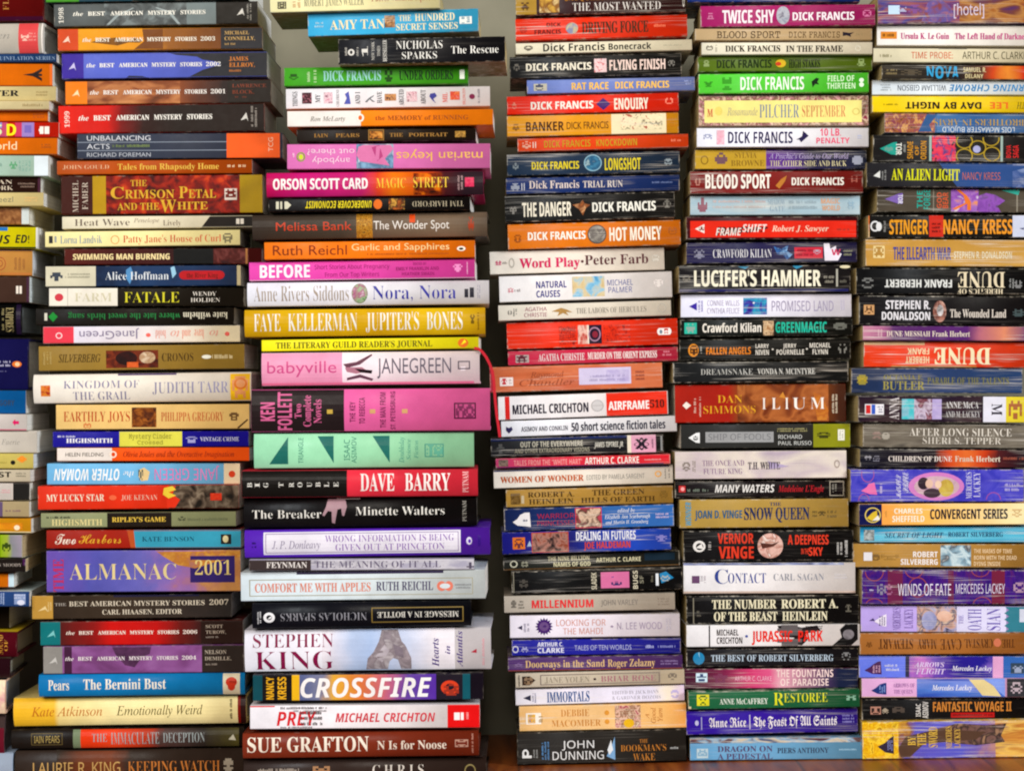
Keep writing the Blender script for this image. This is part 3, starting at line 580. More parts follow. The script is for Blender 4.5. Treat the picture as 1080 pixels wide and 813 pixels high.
b('light pink hardback with kicking legs and thin grey capitals', 276, 506, 372, 407, -2.6, 'h', 'f0dfe6', [r('e99cbc', 276, 361, 1, 99), r('e07a9c', 276, 500, 92, 99), t('babyville', 's', 'cc5488', 282, 355, 26, 62), pg('6a4050', (362, 36), (376, 30), (392, 6), (393, 10), (380, 38), (366, 48)), pg('b07888', (364, 46), (382, 46), (388, 58), (376, 66), (366, 60)), pg('2c2024', (374, 50), (393, 56), (392, 66), (380, 62)), pg('6a4858', (366, 78), (380, 68), (394, 82), (392, 88), (380, 78), (366, 86)), t('JANEGREEN', 's', '6c6470', 398, 476, 20, 66), fr('6a6068', 483, 496, 30, 56, 1.4), r('f0dfe6', 486, 491, 48, 60)], ribbon=[(500, 367), (505, 368), (509, 371.5), (513, 377), (516.5, 384), (519.5, 392), (521, 402), (521.5, 412), (522.5, 424), (524, 438), (525.8, 450), (527.3, 461)])
b('thick hardback half black half pink with upright pink lettering', 265, 517, 410.4, 455.6, -1.8, 'h', 'e0659f', [r('32292a', 265, 363, 1, 99), t('KEN', 'B', 'd86a98', 275, 290, 30, 74, 90), t('FOLLETT', 'B', 'd86a98', 293, 308, 6, 96, 90), t('Two', 'R', 'd86a98', 311, 318, 34, 68, 90), t('Complete', 'R', 'd86a98', 320, 328, 14, 88, 90), t('Novels', 'R', 'd86a98', 331, 339, 24, 80, 90), r('c8a850', 345, 351, 48, 58), t('THE KEY', 'S', '7a3458', 369, 375, 30, 78, 90), t('TO REBECCA', 'S', '7a3458', 379, 385, 20, 82, 90), r('d0a070', 390, 396, 48, 58), t('THE MAN FROM', 'S', '7a3458', 401, 407, 8, 92, 90), t('ST. PETERSBURG', 'S', '7a3458', 412, 417, 6, 96, 90), r('d0a070', 424, 430, 48, 58), fr('4a2038', 479, 502, 34, 72, 1.3), mk('4a2038', 481, 491, 36, 70), mk('4a2038', 490, 501, 38, 70)])
b('mint green hardback with three dark teal triangles', 268, 500, 457, 494, -1.6, 'h', '9cd8ae', [pg('2f7068', (284, 88), (304, 10), (304, 88)), pg('2f7068', (335, 8), (352, 8), (352, 86)), pg('2f7068', (393, 8), (411, 8), (411, 86)), t('TRIANGLE', 'n', '3c8070', 315, 320, 12, 86, 90), t('ISAAC', 'n', '3c8070', 363, 369, 18, 78, 90), t('ASIMOV', 'n', '3c8070', 371, 376, 10, 86, 90), t('Doubleday', 'i', '4c9080', 421, 426, 12, 86, 90), t('Science', 'i', '4c9080', 429, 433, 18, 78, 90), t('Fiction', 'i', '4c9080', 437, 441, 22, 74, 90), fr('4c9080', 448, 468, 32, 70, 1), mk('4c9080', 450, 459, 34, 68), mk('4c9080', 458, 467, 36, 68)], pages='b8d8e0')
b('hardback half black half coral red with tall white capitals', 255, 504, 496, 524.8, -1.7, 'h', 'e23c4c', [r('262321', 255, 366, 1, 99)] + [t(ch, 'R', 'd8d4cc', x - 3, x + 2, 44, 62, 90) for ch, x in zip('BIGTROUBLE', (264, 272, 281, 297, 308, 317, 327, 336, 345, 355))] + [t('DAVE', 'R', 'f4e8e4', 380, 416, 14, 78), t('BARRY', 'R', 'f4e8e4', 427, 475, 14, 78), t('PUTNAM', 'R', 'f0b8b8', 488, 494, 8, 86, 90)])
b('black hardback with white serif title and a pale hand', 257, 503, 525.4, 557, -2.6, 'h', '211d1e', [t('The Breaker', 'r', 'e4e0d8', 266, 339, 40, 68), pg('a88890', (346, 4), (364, 2), (366, 30), (363, 62), (361, 60), (360, 36), (356, 40), (353, 88), (350, 84), (350, 46), (346, 44), (342, 62), (340, 58), (344, 30)), r('e0dad4', 355, 380, 0, 6), t('Minette Walters', 'r', 'e4e0d8', 375, 469, 32, 60), t('PUTNAM', 'R', '98948c', 488, 492, 14, 84, 90)])
b('violet hardback with a long white framed label', 258, 517, 559, 588.4, -3.6, 'h', '5c2fae', [r('e0dbe6', 278, 486, 8, 90), fr('9a8cac', 280, 484, 13, 85, .9), t('J. P. Donleavy', 'i', '8a809c', 287, 338, 40, 68), t('WRONG INFORMATION IS BEING', 'r', '9070b0', 343, 479, 22, 46), t('GIVEN OUT AT PRINCETON', 'r', '9070b0', 354, 469, 54, 78), ln('2c1860', 266, 271, 40, 66, 2), o_('d8d0e8', 492, 498, 34, 62), o_('5c2fae', 494, 497, 42, 56), ln('3c2080', 503, 508, 30, 70, 1, 1)])
b('thin grey paperback, dark end and light violet grey title', 263, 500, 590, 601.6, -1, 't', 'bdb8c4', [p('9a96a4 c8c4cc aaa6b8', 328, 500, 0, 100, 60, 3), r('463c3c', 263, 328), t('FEYNMAN', 'R', 'e4dcd8', 281, 324, 22, 74), t('THE MEANING OF IT ALL', 'r', '6a6278', 332, 465, 16, 76), mk('2a2438', 492, 500, 20, 90)])
b('pale ice blue paperback with a framed coral title', 254, 512, 603, 634, -3.2, 't', 'd5dfe4', [r('3c3450', 313, 468, 0, 10), fr('a8a490', 263, 499, 26, 84, .9), t('COMFORT ME WITH APPLES', 'R', 'dc8874', 269, 391, 40, 70), t('RUTH REICHL', 'R', '55506c', 397, 457, 38, 68), o_('e0806c', 461, 471, 38, 72), o_('e0806c', 469, 478, 38, 72), o_('d5dfe4', 464, 475, 46, 64), ln('8a8c90', 480, 497, 46, 66, 2)])
b('black hardback with upside down author and a gold frame', 266, 497, 636, 663, -3.2, 'h', '1d1b24', [o_('e8e8ec', 278, 290, 36, 76), o_('1d1b24', 281, 287, 46, 66), ln('c8c8cc', 271, 276, 28, 82, 2, 1), t('NICHOLAS SPARKS', 'r', '8f8e96', 296, 387, 40, 70, 180), fr('8a7440', 392, 489, 22, 82, 1), t('MESSAGE IN A BOTTLE', 'R', 'd0ccc4', 398, 484, 40, 62, 180)], pages='8fa4b8')
b('thick white hardback with maroon author name and a grey statue', 258, 518, 664, 709, -3.5, 'h', 'e6e2ea', [gr('eae6ea e6e0ea b4c4e4 a8bce0 c4cce4 e8e2ea', (258, 345, 372, 390, 430, 460), 340, 480, 1, 99, .06), pg('a0949a 857a80 b8b0b4', (400, 30), (403, 3), (420, 3), (424, 30), (428, 40), (434, 70), (434, 97), (423, 97), (420, 74), (415, 70), (411, 78), (409, 97), (386, 97), (388, 70), (394, 56)), pg('948890 70666e', (405, 6), (413, 9), (412, 34), (404, 30)), pg('c4bcc4 a89ea6', (396, 66), (406, 38), (411, 52), (403, 80)), pg('8a7e88 766c76', (415, 36), (425, 46), (426, 70), (417, 62)), t('STEPHEN', 'l', '86204c', 267, 352, 11, 42), t('KING', 'l', '86204c', 269, 352, 52, 95), t('Hearts', 'I', '4a3480', 456, 463, 24, 92, 90), t('in', 'I', '4a3480', 470, 475, 42, 62, 90), t('Atlantis', 'I', '4a3480', 482, 488, 8, 94, 90), pg('b03848', (497, 58), (503, 50), (503, 60)), ln('d8a0a8', 508, 512, 26, 90, 1, 1)])
b('multicoloured hardback with big white slanted capitals', 267, 510, 711, 738.8, -1.5, 't', '2b2530', [r('14505a', 267, 277), r('242022', 277, 308), t('NANCY', 'B', 'e0a82c', 281, 289, 8, 94, 90), t('KRESS', 'B', 'e0a82c', 293, 302, 8, 94, 90), r('e8b428', 308, 316), gr('5a6490 7a7c98 e0a840 d87840 c86a78 6a4aa0 5c38a0', (316, 340, 352, 380, 405, 430, 460), 316, 460, 0, 100, .1), t('CROSSFIRE', 'T', 'f0ecec', 317, 455, 14, 88), r('2c2630', 460, 488), o_('d8482c', 465, 484, 26, 80), o_('2c2630', 470, 479, 38, 62), mk('d8482c', 468, 484, 40, 84), r('1c5a66', 488, 496)])
b('white paperback with red slanted title and a red end block', 264, 506, 743.4, 768.4, -1.2, 't', 'ece6ea', [r('dc1c20', 472, 506), r('dc2c2c', 264, 290, 0, 6), ln('6a6468', 296, 340, 2, 20, 1), ln('8a8488', 310, 345, 4, 30, 2), ln('6a6468', 296, 330, 88, 99, 1), t('PREY', 'T', 'd83038', 292, 334, 26, 86), ln('4a4448', 316, 340, 20, 90, 3), t('MICHAEL CRICHTON', 'T', 'd04450', 354, 459, 34, 72), r('f4ecec', 479, 485, 34, 66), r('f4ecec', 486, 489, 34, 66), ln('f0a0a0', 491, 495, 34, 66, 1, 1)])
b('brick brown hardback with tall cream serif capitals', 256, 505, 773.4, 800, -3, 'h', '7c3726', [t('SUE', 'R', 'ece0d0', 261, 297, 16, 74), t('GRAFTON', 'R', 'ece0d0', 303, 389, 16, 74), t('N Is for Noose', 'R', 'e0d0c0', 398, 471, 34, 68), r('b08878', 480, 494, 32, 62), mk('6a2c20', 481, 493, 34, 60), ln('b08070', 497, 500, 10, 90, 1, 1)])
b('dark taupe hardback with spaced white capitals, lowest', 257, 513, 801, 827, -3, 'h', '3d322e', [t('C H R I S', 'r', 'cfc6bc', 393, 447, 26, 68), mk('d8a070', 330, 348, 20, 70), q('8a7c50', 490, 502, 26, 80, .2), ln('a89c90', 272, 316, 30, 60)])

# ---------------------------------------------------------------- fourth stack
stack(4)
b('maroon paperback with a gold end block and white title, topmost', 544, 723, -9, 16.2, -3.5, 'm', '3f2726', [r('a98433', 544, 566), p('d8a848 8a5a28 e8cc90', 569, 590, 0, 92, 60), t('JACQUELYN MITCHARD', 'R', 'b07830', 596, 690, 20, 42), t('THE MOST WANTED', 'r', 'd8d0c8', 604, 697, 54, 88), mk('6a4c1c', 550, 558, 40, 80), ln('b8b0a8', 708, 718, 20, 45, 2), q('d8d0c4', 720, 722, 40, 80, .4)])
b('vermilion paperback with dark gold title and white creases', 544, 725, 19.8, 43, -4.6, 'm', 'dc3a18', [t('DICK', 'S', '5c1408', 577, 592, 22, 40), t('FRANCIS', 'S', '5c1408', 564, 592, 54, 74), o_('4a6890 c8b890 8a8ca8', 597, 610, 24, 76), t('DRIVING FORCE', 'X', '4a3008', 614, 684, 24, 76), mk('a02c14', 549, 556, 36, 66), ln('e87858', 690, 702, 36, 60)], crease=1)
b('thin cream paperback with heavy black rounded lettering', 544, 730, 46, 57.6, -4.6, 'm', 'e2d8bc', [t('Dick Francis', 'S', '2a2622', 573, 638, 12, 82), t('Bonecrack', 'S', '2a2622', 642, 687, 22, 80), mk('3a3630', 553, 562, 25, 72), ln('b0a890', 700, 720, 40, 60)], crease=.15)
b('black paperback with white lettering and a red and white picture', 538, 719, 60.2, 82.8, -4.5, 'm', '2a2928', [t('DICK FRANCIS', 'B', 'ece4d0', 555, 624, 34, 68), p('c84048 e8d0d0 e0a8a8', 627, 640, 18, 82, 140), t('FLYING FINISH', 'B', 'e8ccc0', 643, 702, 26, 74), mk('9a9488', 542, 548, 34, 66), mk('a09a90', 705, 712, 34, 62)])
b('periwinkle blue paperback with yellow lettering', 556, 733, 84.8, 99.4, -4, 'm', '7484c0', [t('RAT RACE', 'B', 'eebe58', 603, 642, 26, 78), t('DICK FRANCIS', 'B', 'eebe58', 649, 706, 26, 76), r('c8c4b0', 563, 577, 28, 80), mk('3a3c48', 565, 573, 30, 78), ln('a0acd8', 722, 730, 20, 60, 2)], crease=.3)
b('scarlet paperback with white lettering and a purple diamond', 535, 716, 102, 121.2, -4.5, 'm', 'e2341f', [t('DICK FRANCIS', 'B', 'f2ece0', 560, 626, 34, 76), pg('4a2c70', (629, 54), (636.5, 20), (644, 54), (636.5, 88)), t('ENQUIRY', 'B', 'f0e4d0', 648, 684, 24, 86), mk('f0b098', 539, 546, 34, 70), mk('f0a890', 702, 710, 28, 62)], crease=.3)
b('amber yellow paperback with brown title and a cream picture panel', 535, 716, 122.4, 144.4, -4, 'm', 'dc9628', [r('e8d8b0', 645, 703), p('3a2c24 e8d8b0 f0e0b8 a83828', 655, 699, 0, 78, 90), t('BANKER', 'S', '4a2c10', 555, 595, 32, 76), t('DICK FRANCIS', 's', '5c3a14', 598, 642, 36, 70), mk('7a5018', 541, 548, 40, 72), ln('c07818', 707, 714, 20, 70, 3)], crease=.4)
b('orange red paperback with olive gold lettering', 546, 726, 145.8, 160, -4.6, 'm', 'd84a20', [t('DICK FRANCIS', 'S', 'c09428', 574, 623, 24, 76), t('KNOCKDOWN', 'S', 'c09428', 629, 672, 24, 76), mk('f0d8c8', 551, 560, 24, 80), r('f0d8c8', 562, 563, 30, 76), r('f0d8c8', 564.5, 565.5, 30, 76), ln('e88060', 708, 718, 30, 62)], crease=.5)
b('blue grey paperback with yellow lettering and a round picture', 535, 717, 163, 185.4, -3.9, 'm', '2c3a4c', [t('DICK FRANCIS', 'B', 'd8c430', 561, 611, 38, 74), o_('4a88a8 2c5878 a8c0c0', 616, 635, 8, 88), q('8ab0c0', 616, 635, 8, 88, .12), t('LONGSHOT', 'B', 'd8c430', 638, 676, 28, 84), mk('a8b0b0', 541, 547, 40, 72), mk('b0b8b8', 701, 709, 36, 66)], crease=1)
b('navy blue paperback with pinkish white serif lettering', 534, 717, 188, 204.8, -4, 'm', '263868', [t('Dick Francis', 'R', 'dcccc4', 558, 611, 22, 70), t('TRIAL RUN', 'R', 'd0c4bc', 615, 657, 28, 70), mk('d0d0d0', 539, 548, 34, 80), r('c8c8d0', 550, 551, 34, 80), r('c8c8d0', 552.5, 553.5, 34, 80), ln('6a78a0', 688, 710, 36, 56)], crease=.6)
b('black paperback with white lettering and an orange winged emblem', 533, 712, 206.6, 234.4, -4.8, 'm', '262524', [t('THE DANGER', 'B', 'ece4d0', 551, 603, 28, 82), pg('c07038 7a4a30 d8a070', (604, 40), (612, 36), (615, 22), (617, 36), (623, 42), (618, 56), (615, 82), (611, 58)), t('DICK FRANCIS', 'B', 'ece8dc', 625, 692, 34, 70), mk('b8b4ac', 538, 545, 42, 70), mk('8a867c', 700, 708, 30, 62)], crease=.4)
b('orange paperback with white lettering and a round grey emblem', 536, 718, 236.6, 263, -5, 'm', 'd9761f', [t('DICK FRANCIS', 'B', 'f2ece0', 557, 618, 34, 66), o_('a09a90 6a6460 c0b8b0', 620, 640, 10, 88), q('5a4a40', 620, 640, 10, 88, .1), t('HOT MONEY', 'B', 'f0e6d4', 643, 698, 24, 78), mk('8a4a14', 543, 550, 42, 74), mk('8a4a14', 705, 714, 28, 58)], crease=.15)
b('pale grey paperback with magenta and brown serif lettering', 517, 701, 265.4, 289.6, -5.4, 'm', 'dfd5c8', [t('Word Play', 'X', 'cc2c60', 548, 612, 34, 76), o_('5a2830', 613, 616, 48, 60), t('Peter Farb', 'R', '5c3438', 617, 684, 28, 70), mk('c83060', 523, 529, 40, 64), ln('b0a8a0', 530, 536, 42, 60, 1), q('c0b8ac', 537, 543, 30, 74, .3), mk('c0b8ac', 688, 696, 34, 64)], crease=.1)
b('white paperback with indigo title and a small blue picture', 527, 709, 291.2, 318.8, -5.4, 'm', 'e6e0de', [t('NATURAL', 'S', '3a3c86', 566, 598, 24, 50), t('CAUSES', 'S', '3a3c86', 566, 591, 60, 86), p('5a9cc8 8ac0dc d8c498 c8a878', 604, 638, 10, 88, 40), t('MICHAEL', 'n', '5c629c', 641, 668, 26, 48), t('PALMER', 'n', '5c629c', 642, 667, 54, 76), mk('d06070', 536, 542, 46, 64), ln('b0a8a8', 543, 550, 46, 66, 1), mk('d8ccc4', 690, 700, 30, 60)], crease=.1)
b('ivory paperback with mauve author and a tan archer figure', 526, 708, 322, 338.4, -5.8, 'm', 'ded4c4', [t('AGATHA', 'n', '9a5068', 554, 577, 18, 44), t('CHRISTIE', 'n', '9a5068', 553, 577, 56, 82), pg('b08850', (582, 50), (592, 28), (598, 40), (604, 60), (597, 56), (600, 80), (594, 62), (588, 82), (590, 56)), t('THE LABORS OF HERCULES', 'r', '8a8278', 608, 682, 34, 70), mk('3a3a40', 536, 540, 34, 64), ln('8a8880', 541, 546, 24, 78, 2, 1), q('b8b0a4', 694, 703, 20, 80, .15)], crease=.1)
b('bright red paperback with an eye like square picture', 535, 715, 340.4, 368.4, -5.2, 'm', 'e23a0c', [t('JOSEPH', 'n', '8a2010', 592, 607, 24, 42), t('HELLER', 'n', '8a2010', 591, 607, 48, 64), p('7a1808 e23a0c 8a2410', 590, 608, 18, 90, 170), p('c04a40 e8c0b0 a03030', 610, 622, 16, 88, 40, .5), r('2c2034', 621, 635, 16, 88), q('a88098', 621, 634, 24, 80, .2), o_('8a3040', 625, 631, 40, 66), r('f0e0d0', 620, 621.5, 16, 88), p('7a1808 e23a0c 8a2410', 637, 665, 18, 86, 170), r('f0e8e4', 695, 707, 36, 62), o_('f0e8e4', 693.5, 699, 36, 62), o_('f0e8e4', 703, 708.5, 36, 62), mk('b83030', 700, 706, 38, 58), o_('6a8090', 696, 699, 42, 58)], crease=.3)
b('crimson paperback with stacked silver white author capitals', 536, 715, 370.4, 385.4, -5, 'm', 'bf2f4a', [t('AGATHA CHRISTIE', 'R', 'e4d0d0', 568, 617, 26, 76), t('MURDER ON THE ORIENT EXPRESS', 'X', 'ecdcd8', 620, 693, 24, 72), r('b0a4a0', 544, 558, 28, 84), mk('3a3438', 545, 556, 30, 82), ln('d88090', 699, 708, 22, 66, 2)], crease=.3)
b('copper pink paperback with a lilac label and faint handwriting', 517, 699, 387, 414, -5.4, 'm', 'c4683f', [p('c06440 cc7450 b85c48', 517, 699, 0, 100, 30, 6), r('b03848', 517, 520), r('c9bfdc', 611, 666, 14, 80), ln('9a90b8', 622, 660, 40, 70, 2), p('c9bfdc b0a4cc', 640, 664, 24, 72, 50), t('Raymond', 'i', '9a5038', 560, 595, 24, 46), t('Chandler', 'i', '9a5038', 548, 606, 54, 78), r('efe4e0', 527.5, 541.5, 42, 76), mk('c83050', 529, 535, 46, 70), ln('b0a0a0', 536, 540, 48, 70, 2), ln('9a5040', 671, 680, 28, 70, 3)], crease=.3)
b('white paperback with a red stripe and a red title block', 526, 705, 418, 443, -6.4, 'm', 'e6e0e0', [r('d8302c', 533, 538), r('e23822', 640, 704), t('MICHAEL CRICHTON', 'B', '302c3c', 541, 621, 38, 78), o_('c8c4c4', 624, 637, 28, 78), q('a8a4a4', 624, 637, 28, 78, .12), r('b0acac', 624, 637, 51, 54), t('AIRFRAME', 'B', 'f4ece8', 642, 685, 38, 74), t('510', 'X', '5a2420', 686, 701, 38, 70)], crease=.2)
b('white paperback with dark heavy title and a small heart shape', 529, 714, 444, 460.8, -6, 'm', 'e3e2e6', [t('ASIMOV AND CONKLIN', 'S', '5c5c68', 550, 599, 40, 70), t('50 short science fiction tales', 'B', '302f40', 603, 702, 24, 78), pg('3c3860', (534, 36), (537, 44), (540, 36), (541, 56), (537, 80), (534, 60))], crease=.15)
b('dark grey paperback with an atom on a pink panel', 518, 700, 462.4, 481.8, -5, 'm', '2c2c2e', [r('23305c', 518, 662, 0, 14), r('e4d8c4', 662, 666, 2, 98), r('d89cb4', 666, 692, 2, 98), q('2c2430', 669, 685, 40, 66, .12), q('2c2430', 674, 680, 16, 86, .3), pg('2c2430', (670, 24), (673, 22), (684, 76), (681, 80)), pg('2c2430', (681, 20), (684, 24), (673, 80), (670, 76)), ln('7a5068', 687, 690, 25, 75, 1, 1), t('OUT OF THE EVERYWHERE', 'B', 'b8b4a4', 549, 615, 22, 52), t('AND OTHER EXTRAORDINARY VISIONS', 'S', '9a9684', 543, 622, 60, 84), t('JAMES TIPTREE, JR.', 'T', 'd0ccc0', 627, 658, 34, 62), mk('7a7a78', 522, 534, 30, 84), r('8a8a88', 697, 699, 10, 90)], crease=.8)
b('slim red pink paperback with white and rose lettering', 523, 707, 483.6, 494, -5, 'm', 'cf3344', [gr('c84878 d04058 d02c38', (523, 560, 640), 523, 707, 0, 100, .1), r('2c3468', 523, 700, 88, 100), t('TALES FROM THE "WHITE HART"', 'S', 'e89898', 542, 614, 22, 78), t('ARTHUR C. CLARKE', 'S', 'f0e4dc', 617, 674, 14, 82), p('3a3038 a08878', 526, 536, 12, 82, 150), ln('e0a0a0', 680, 698, 40, 62)], crease=.3)
b('off white paperback with heavy rust orange title', 521, 710, 495.6, 515, -5.8, 'm', 'e2d9cc', [r('2c3a6c', 521, 706, 0, 9), t('WOMEN OF WONDER', 'X', 'c05a20', 528, 616, 38, 72), t('EDITED BY PAMELA SARGENT', 'n', '8a8680', 619, 680, 42, 68), q('e0a050', 691, 698, 30, 64, .35), ln('8a8480', 701, 703, 20, 80, 1, 1), ln('8a8480', 705, 707, 20, 80, 1, 1)], crease=.1)
b('tan gold paperback with brown serif capitals in two lines', 534, 710, 516.6, 535, -4.8, 'm', 'a98240', [t('ROBERT A.', 'R', '4e3a1e', 557, 606, 16, 46), t('HEINLEIN', 'R', '4e3a1e', 558, 605, 56, 86), t('THE GREEN', 'R', '4e3a1e', 625, 680, 12, 44), t('HILLS OF EARTH', 'R', '4e3a1e', 613, 691, 56, 86), p('5a4424 8a6c3c', 539, 549, 20, 84, 120), r('c0b090', 550, 553, 34, 80), mk('6a5028', 696, 704, 25, 70)], crease=.15)
b('blue paperback with white mitre emblem and framed portrait', 532, 711, 536.6, 560, -5.4, 'm', '2a4684', [gr('1e2c54 243868 3a68a8 3c6cb0', (532, 600, 640, 711), 532, 711, 0, 100, .05), pg('e4e0e0', (541, 60), (546, 46), (549, 28), (554, 18), (559, 18), (560, 84), (554, 80), (546, 76)), ln('2a3660', 552, 557, 46, 62, 1), t('WARRIOR', 'n', 'a83048', 567, 606, 26, 48), t('PRINCESSES', 'n', 'a83048', 567, 606, 58, 80), fr('c83848', 607, 635, 4, 97, 1), p('a08878 d8b8a0 5a4038 b04858', 608, 634, 8, 93, 70), t('edited by', 'I', 'd0d4e4', 652, 670, 12, 30), t('Elizabeth Ann Scarborough', 'I', 'd0d4e4', 638, 686, 40, 58), t('and Martin H. Greenberg', 'I', 'd0d4e4', 639, 684, 66, 82), ln('c8b8dc', 692, 706, 36, 64, 2)], crease=.8)
b('deep blue paperback with orange emblem, white and red titles', 530, 708, 561.2, 584.4, -4.8, 'm', '2a3c9c', [gr('26267c 2a2a70 2f44a0 2c4cb0 2a4090', (530, 600, 640, 670, 708), 530, 708, 0, 100, .06), r('d8742c', 541, 554, 24, 78), mk('8a3c1c', 543, 552, 30, 74), pg('a0b0c8', (556, 66), (559, 40), (561, 66)), p('1c1824 5a4440 a8786c 8a4a38', 561, 600, 6, 94, 60), fr('b8503c', 561, 600, 4, 96, .8), t('DEALING IN FUTURES', 'B', 'dcdce4', 608, 671, 6, 46), t('JOE HALDEMAN', 'B', 'c84c38', 616, 665, 54, 84), mk('b0a0d0', 692, 704, 30, 60)], crease=.7)
b('slim black paperback with worn cream two line title', 531, 717, 586, 601.6, -5.8, 'm', '2e2e2a', [t('THE NINE BILLION', 'B', 'd0c8a4', 578, 622, 14, 44), t('NAMES OF GOD', 'B', 'd0c8a4', 584, 623, 54, 84), t('ARTHUR C. CLARKE', 'S', 'd0c8a4', 629, 676, 32, 62), q('d8d4bc', 538, 546, 34, 82, .3), mk('c8c4ac', 550, 557, 40, 80), r('20303c', 680, 712, 10, 60), r('7a5a38', 531, 717, 92, 100)], crease=.9)
b('black paperback with a pink picture panel and a blue triangle', 540, 720, 602.6, 625.8, -4.6, 'm', '1f1c1a', [r('cf709c', 634, 664, 12, 86), ln('5a4a90', 643, 648, 30, 40, 1), mk('4a4a90', 645, 656, 56, 74), t('SLADEK', 'S', 'ccc4ac', 624, 629.5, 12, 90, 90), t('BUGS', 'S', 'ccc4ac', 668, 673, 8, 92, 90), t('SF', 'S', '8a8674', 675, 679, 32, 68, 90), pg('2c80b0', (696, 26), (703, 16), (711, 46), (698, 70)), r('d8dce0', 692, 695, 24, 80), mk('d8e4e8', 697, 707, 34, 60), mk('6a6660', 548, 557, 36, 74), r('8a8474', 541.5, 542.5, 2, 98), ln('6a6658', 686, 690, 34, 66, 1, 1)], crease=.4)
b('warm grey paperback with rounded red title', 532, 712, 628.2, 646, -3.4, 'm', 'b3a89a', [t('MILLENNIUM', 'B', 'd83c40', 561, 626, 28, 76), t('JOHN VARLEY', 'n', '7a7470', 634, 673, 34, 66), mk('5a5650', 538, 546, 25, 80), ln('7a746c', 547, 553, 25, 80, 3), ln('8a7c70', 694, 706, 25, 75, 3)], crease=.2)
b('white paperback with a purple starburst and salmon title', 538, 717, 648.8, 672.8, -2.3, 'm', 'e2dae4', [pg('4a2c6c', *[(574 + (9.5 if k % 2 == 0 else 6.8) * math.cos(k * math.pi / 16), 50 + (40 if k % 2 == 0 else 29) * math.sin(k * math.pi / 16)) for k in range(32)]), o_('6a5080', 569, 579, 30, 70), t('LOOKING FOR', 'n', 'd09488', 587, 639, 20, 48), t('THE MAHDI', 'n', 'd09488', 594, 636, 58, 86), t('N. LEE WOOD', 'n', '9c8ca4', 651, 698, 36, 66), o_('9c8ca4', 644, 647, 48, 58), pg('3a3450', (546, 54), (551, 44), (551, 64)), ln('9a94a8', 552, 559, 36, 76, 2, 1), ln('b8b0bc', 702, 708, 20, 80, 2, 1)], crease=.05)
b('indigo blue paperback with small stacked white author lettering', 540, 718, 674.8, 691.4, -2.6, 'm', '2e2e94', [q('d8d8e8', 540.5, 547, 36, 82, .3), mk('d8d8e8', 550, 557, 36, 78), t('ARTHUR C.', 'B', 'd8d8ec', 567, 594, 16, 42), t('CLARKE', 'B', 'd8d8ec', 567, 595, 52, 84), t('TALES OF TEN WORLDS', 's', 'a8acd8', 606, 666, 38, 70), ln('a8acd8', 681, 690, 34, 70, 1), ln('8a8ec8', 694, 713, 40, 66, 1)], crease=.5)
b('slim purple paperback with tan serif title', 536, 720, 693.2, 707.8, -2.6, 'm', '56396c', [t('Doorways in the Sand', 'R', 'd4b07c', 554, 638, 22, 74), t('Roger Zelazny', 'R', 'd4b07c', 641, 691, 22, 76), mk('8a70a0', 543, 551, 38, 76), ln('8a74a0', 697, 715, 30, 70, 2), r('8a4a3c', 536, 720, 90, 100)], crease=.4)
b('pale stone paperback with a title in a thin box', 544, 722, 709.6, 725, -4.2, 'm', 'bfb29e', [r('b0a088', 697, 722), fr('7a6c68', 570, 696, 14, 86, .9), t('JANE YOLEN', 'r', '9a9080', 575, 622, 32, 72), o_('4a3c3c', 626, 629, 44, 60), t('BRIAR ROSE', 'r', 'a8707c', 634, 692, 32, 72), pg('3c2c24', (551, 22), (559, 22), (565, 50), (559, 84), (551, 84)), mk('7a5c40', 553, 562, 26, 80), ln('4a403c', 546, 549, 14, 90, 1, 1), mk('5a5048', 705, 714, 24, 70)], crease=.2)
b('white paperback with tall blue capitals and a lilac tinged end', 544, 722, 726.8, 743.8, -5.4, 'm', 'e0dce6', [gr('e4e0ea e0dcf0 e8dcc8 d8c0e0', (544, 690, 705, 722), 544, 722, 0, 100, .1), t('IMMORTALS', 'X', '3c5c90', 577, 622, 22, 86), t('EDITED BY JACK DANN', 'r', 'a8a4b0', 646, 695, 26, 48), t('& GARDNER DOZOIS', 'r', 'a8a4b0', 646, 697, 60, 82), pg('303048', (552, 54), (560, 36), (560, 74)), ln('7a7a98', 561, 566, 26, 84, 2, 1), mk('a898d0', 708, 716, 30, 80)], crease=.05)
b('peach paperback with orange brown author and a flowery picture', 548, 724, 744.8, 771.4, -4.6, 'm', 'e8b878', [gr('e8b878 eac088 e8b470 e09a50', (548, 620, 700, 724), 548, 724, 0, 100, .05), t('DEBBIE', 'r', 'c4803c', 592, 622, 16, 44), t('MACOMBER', 'r', 'c4803c', 582, 634, 58, 84), o_('d89440', 638, 643, 22, 42), o_('d89440', 638, 643, 58, 78), p('a8485c e0b8a0 8a5c40 e8ccb0', 649, 676, 4, 94, 90), o_('e0b028', 658, 669, 58, 94), t('A', 'i', 'b8743c', 681, 685, 40, 60, 90), t('Good', 'i', 'b8743c', 687, 692, 16, 78, 90), t('Yarn', 'i', 'b8743c', 694, 699, 18, 72, 90), r('f0e8dc', 555, 571, 26, 72), p('3a4aa0 e8b830 c83838', 557, 565, 32, 68, 130), ln('a88858', 567, 574, 40, 66, 1, 1)], crease=.05)
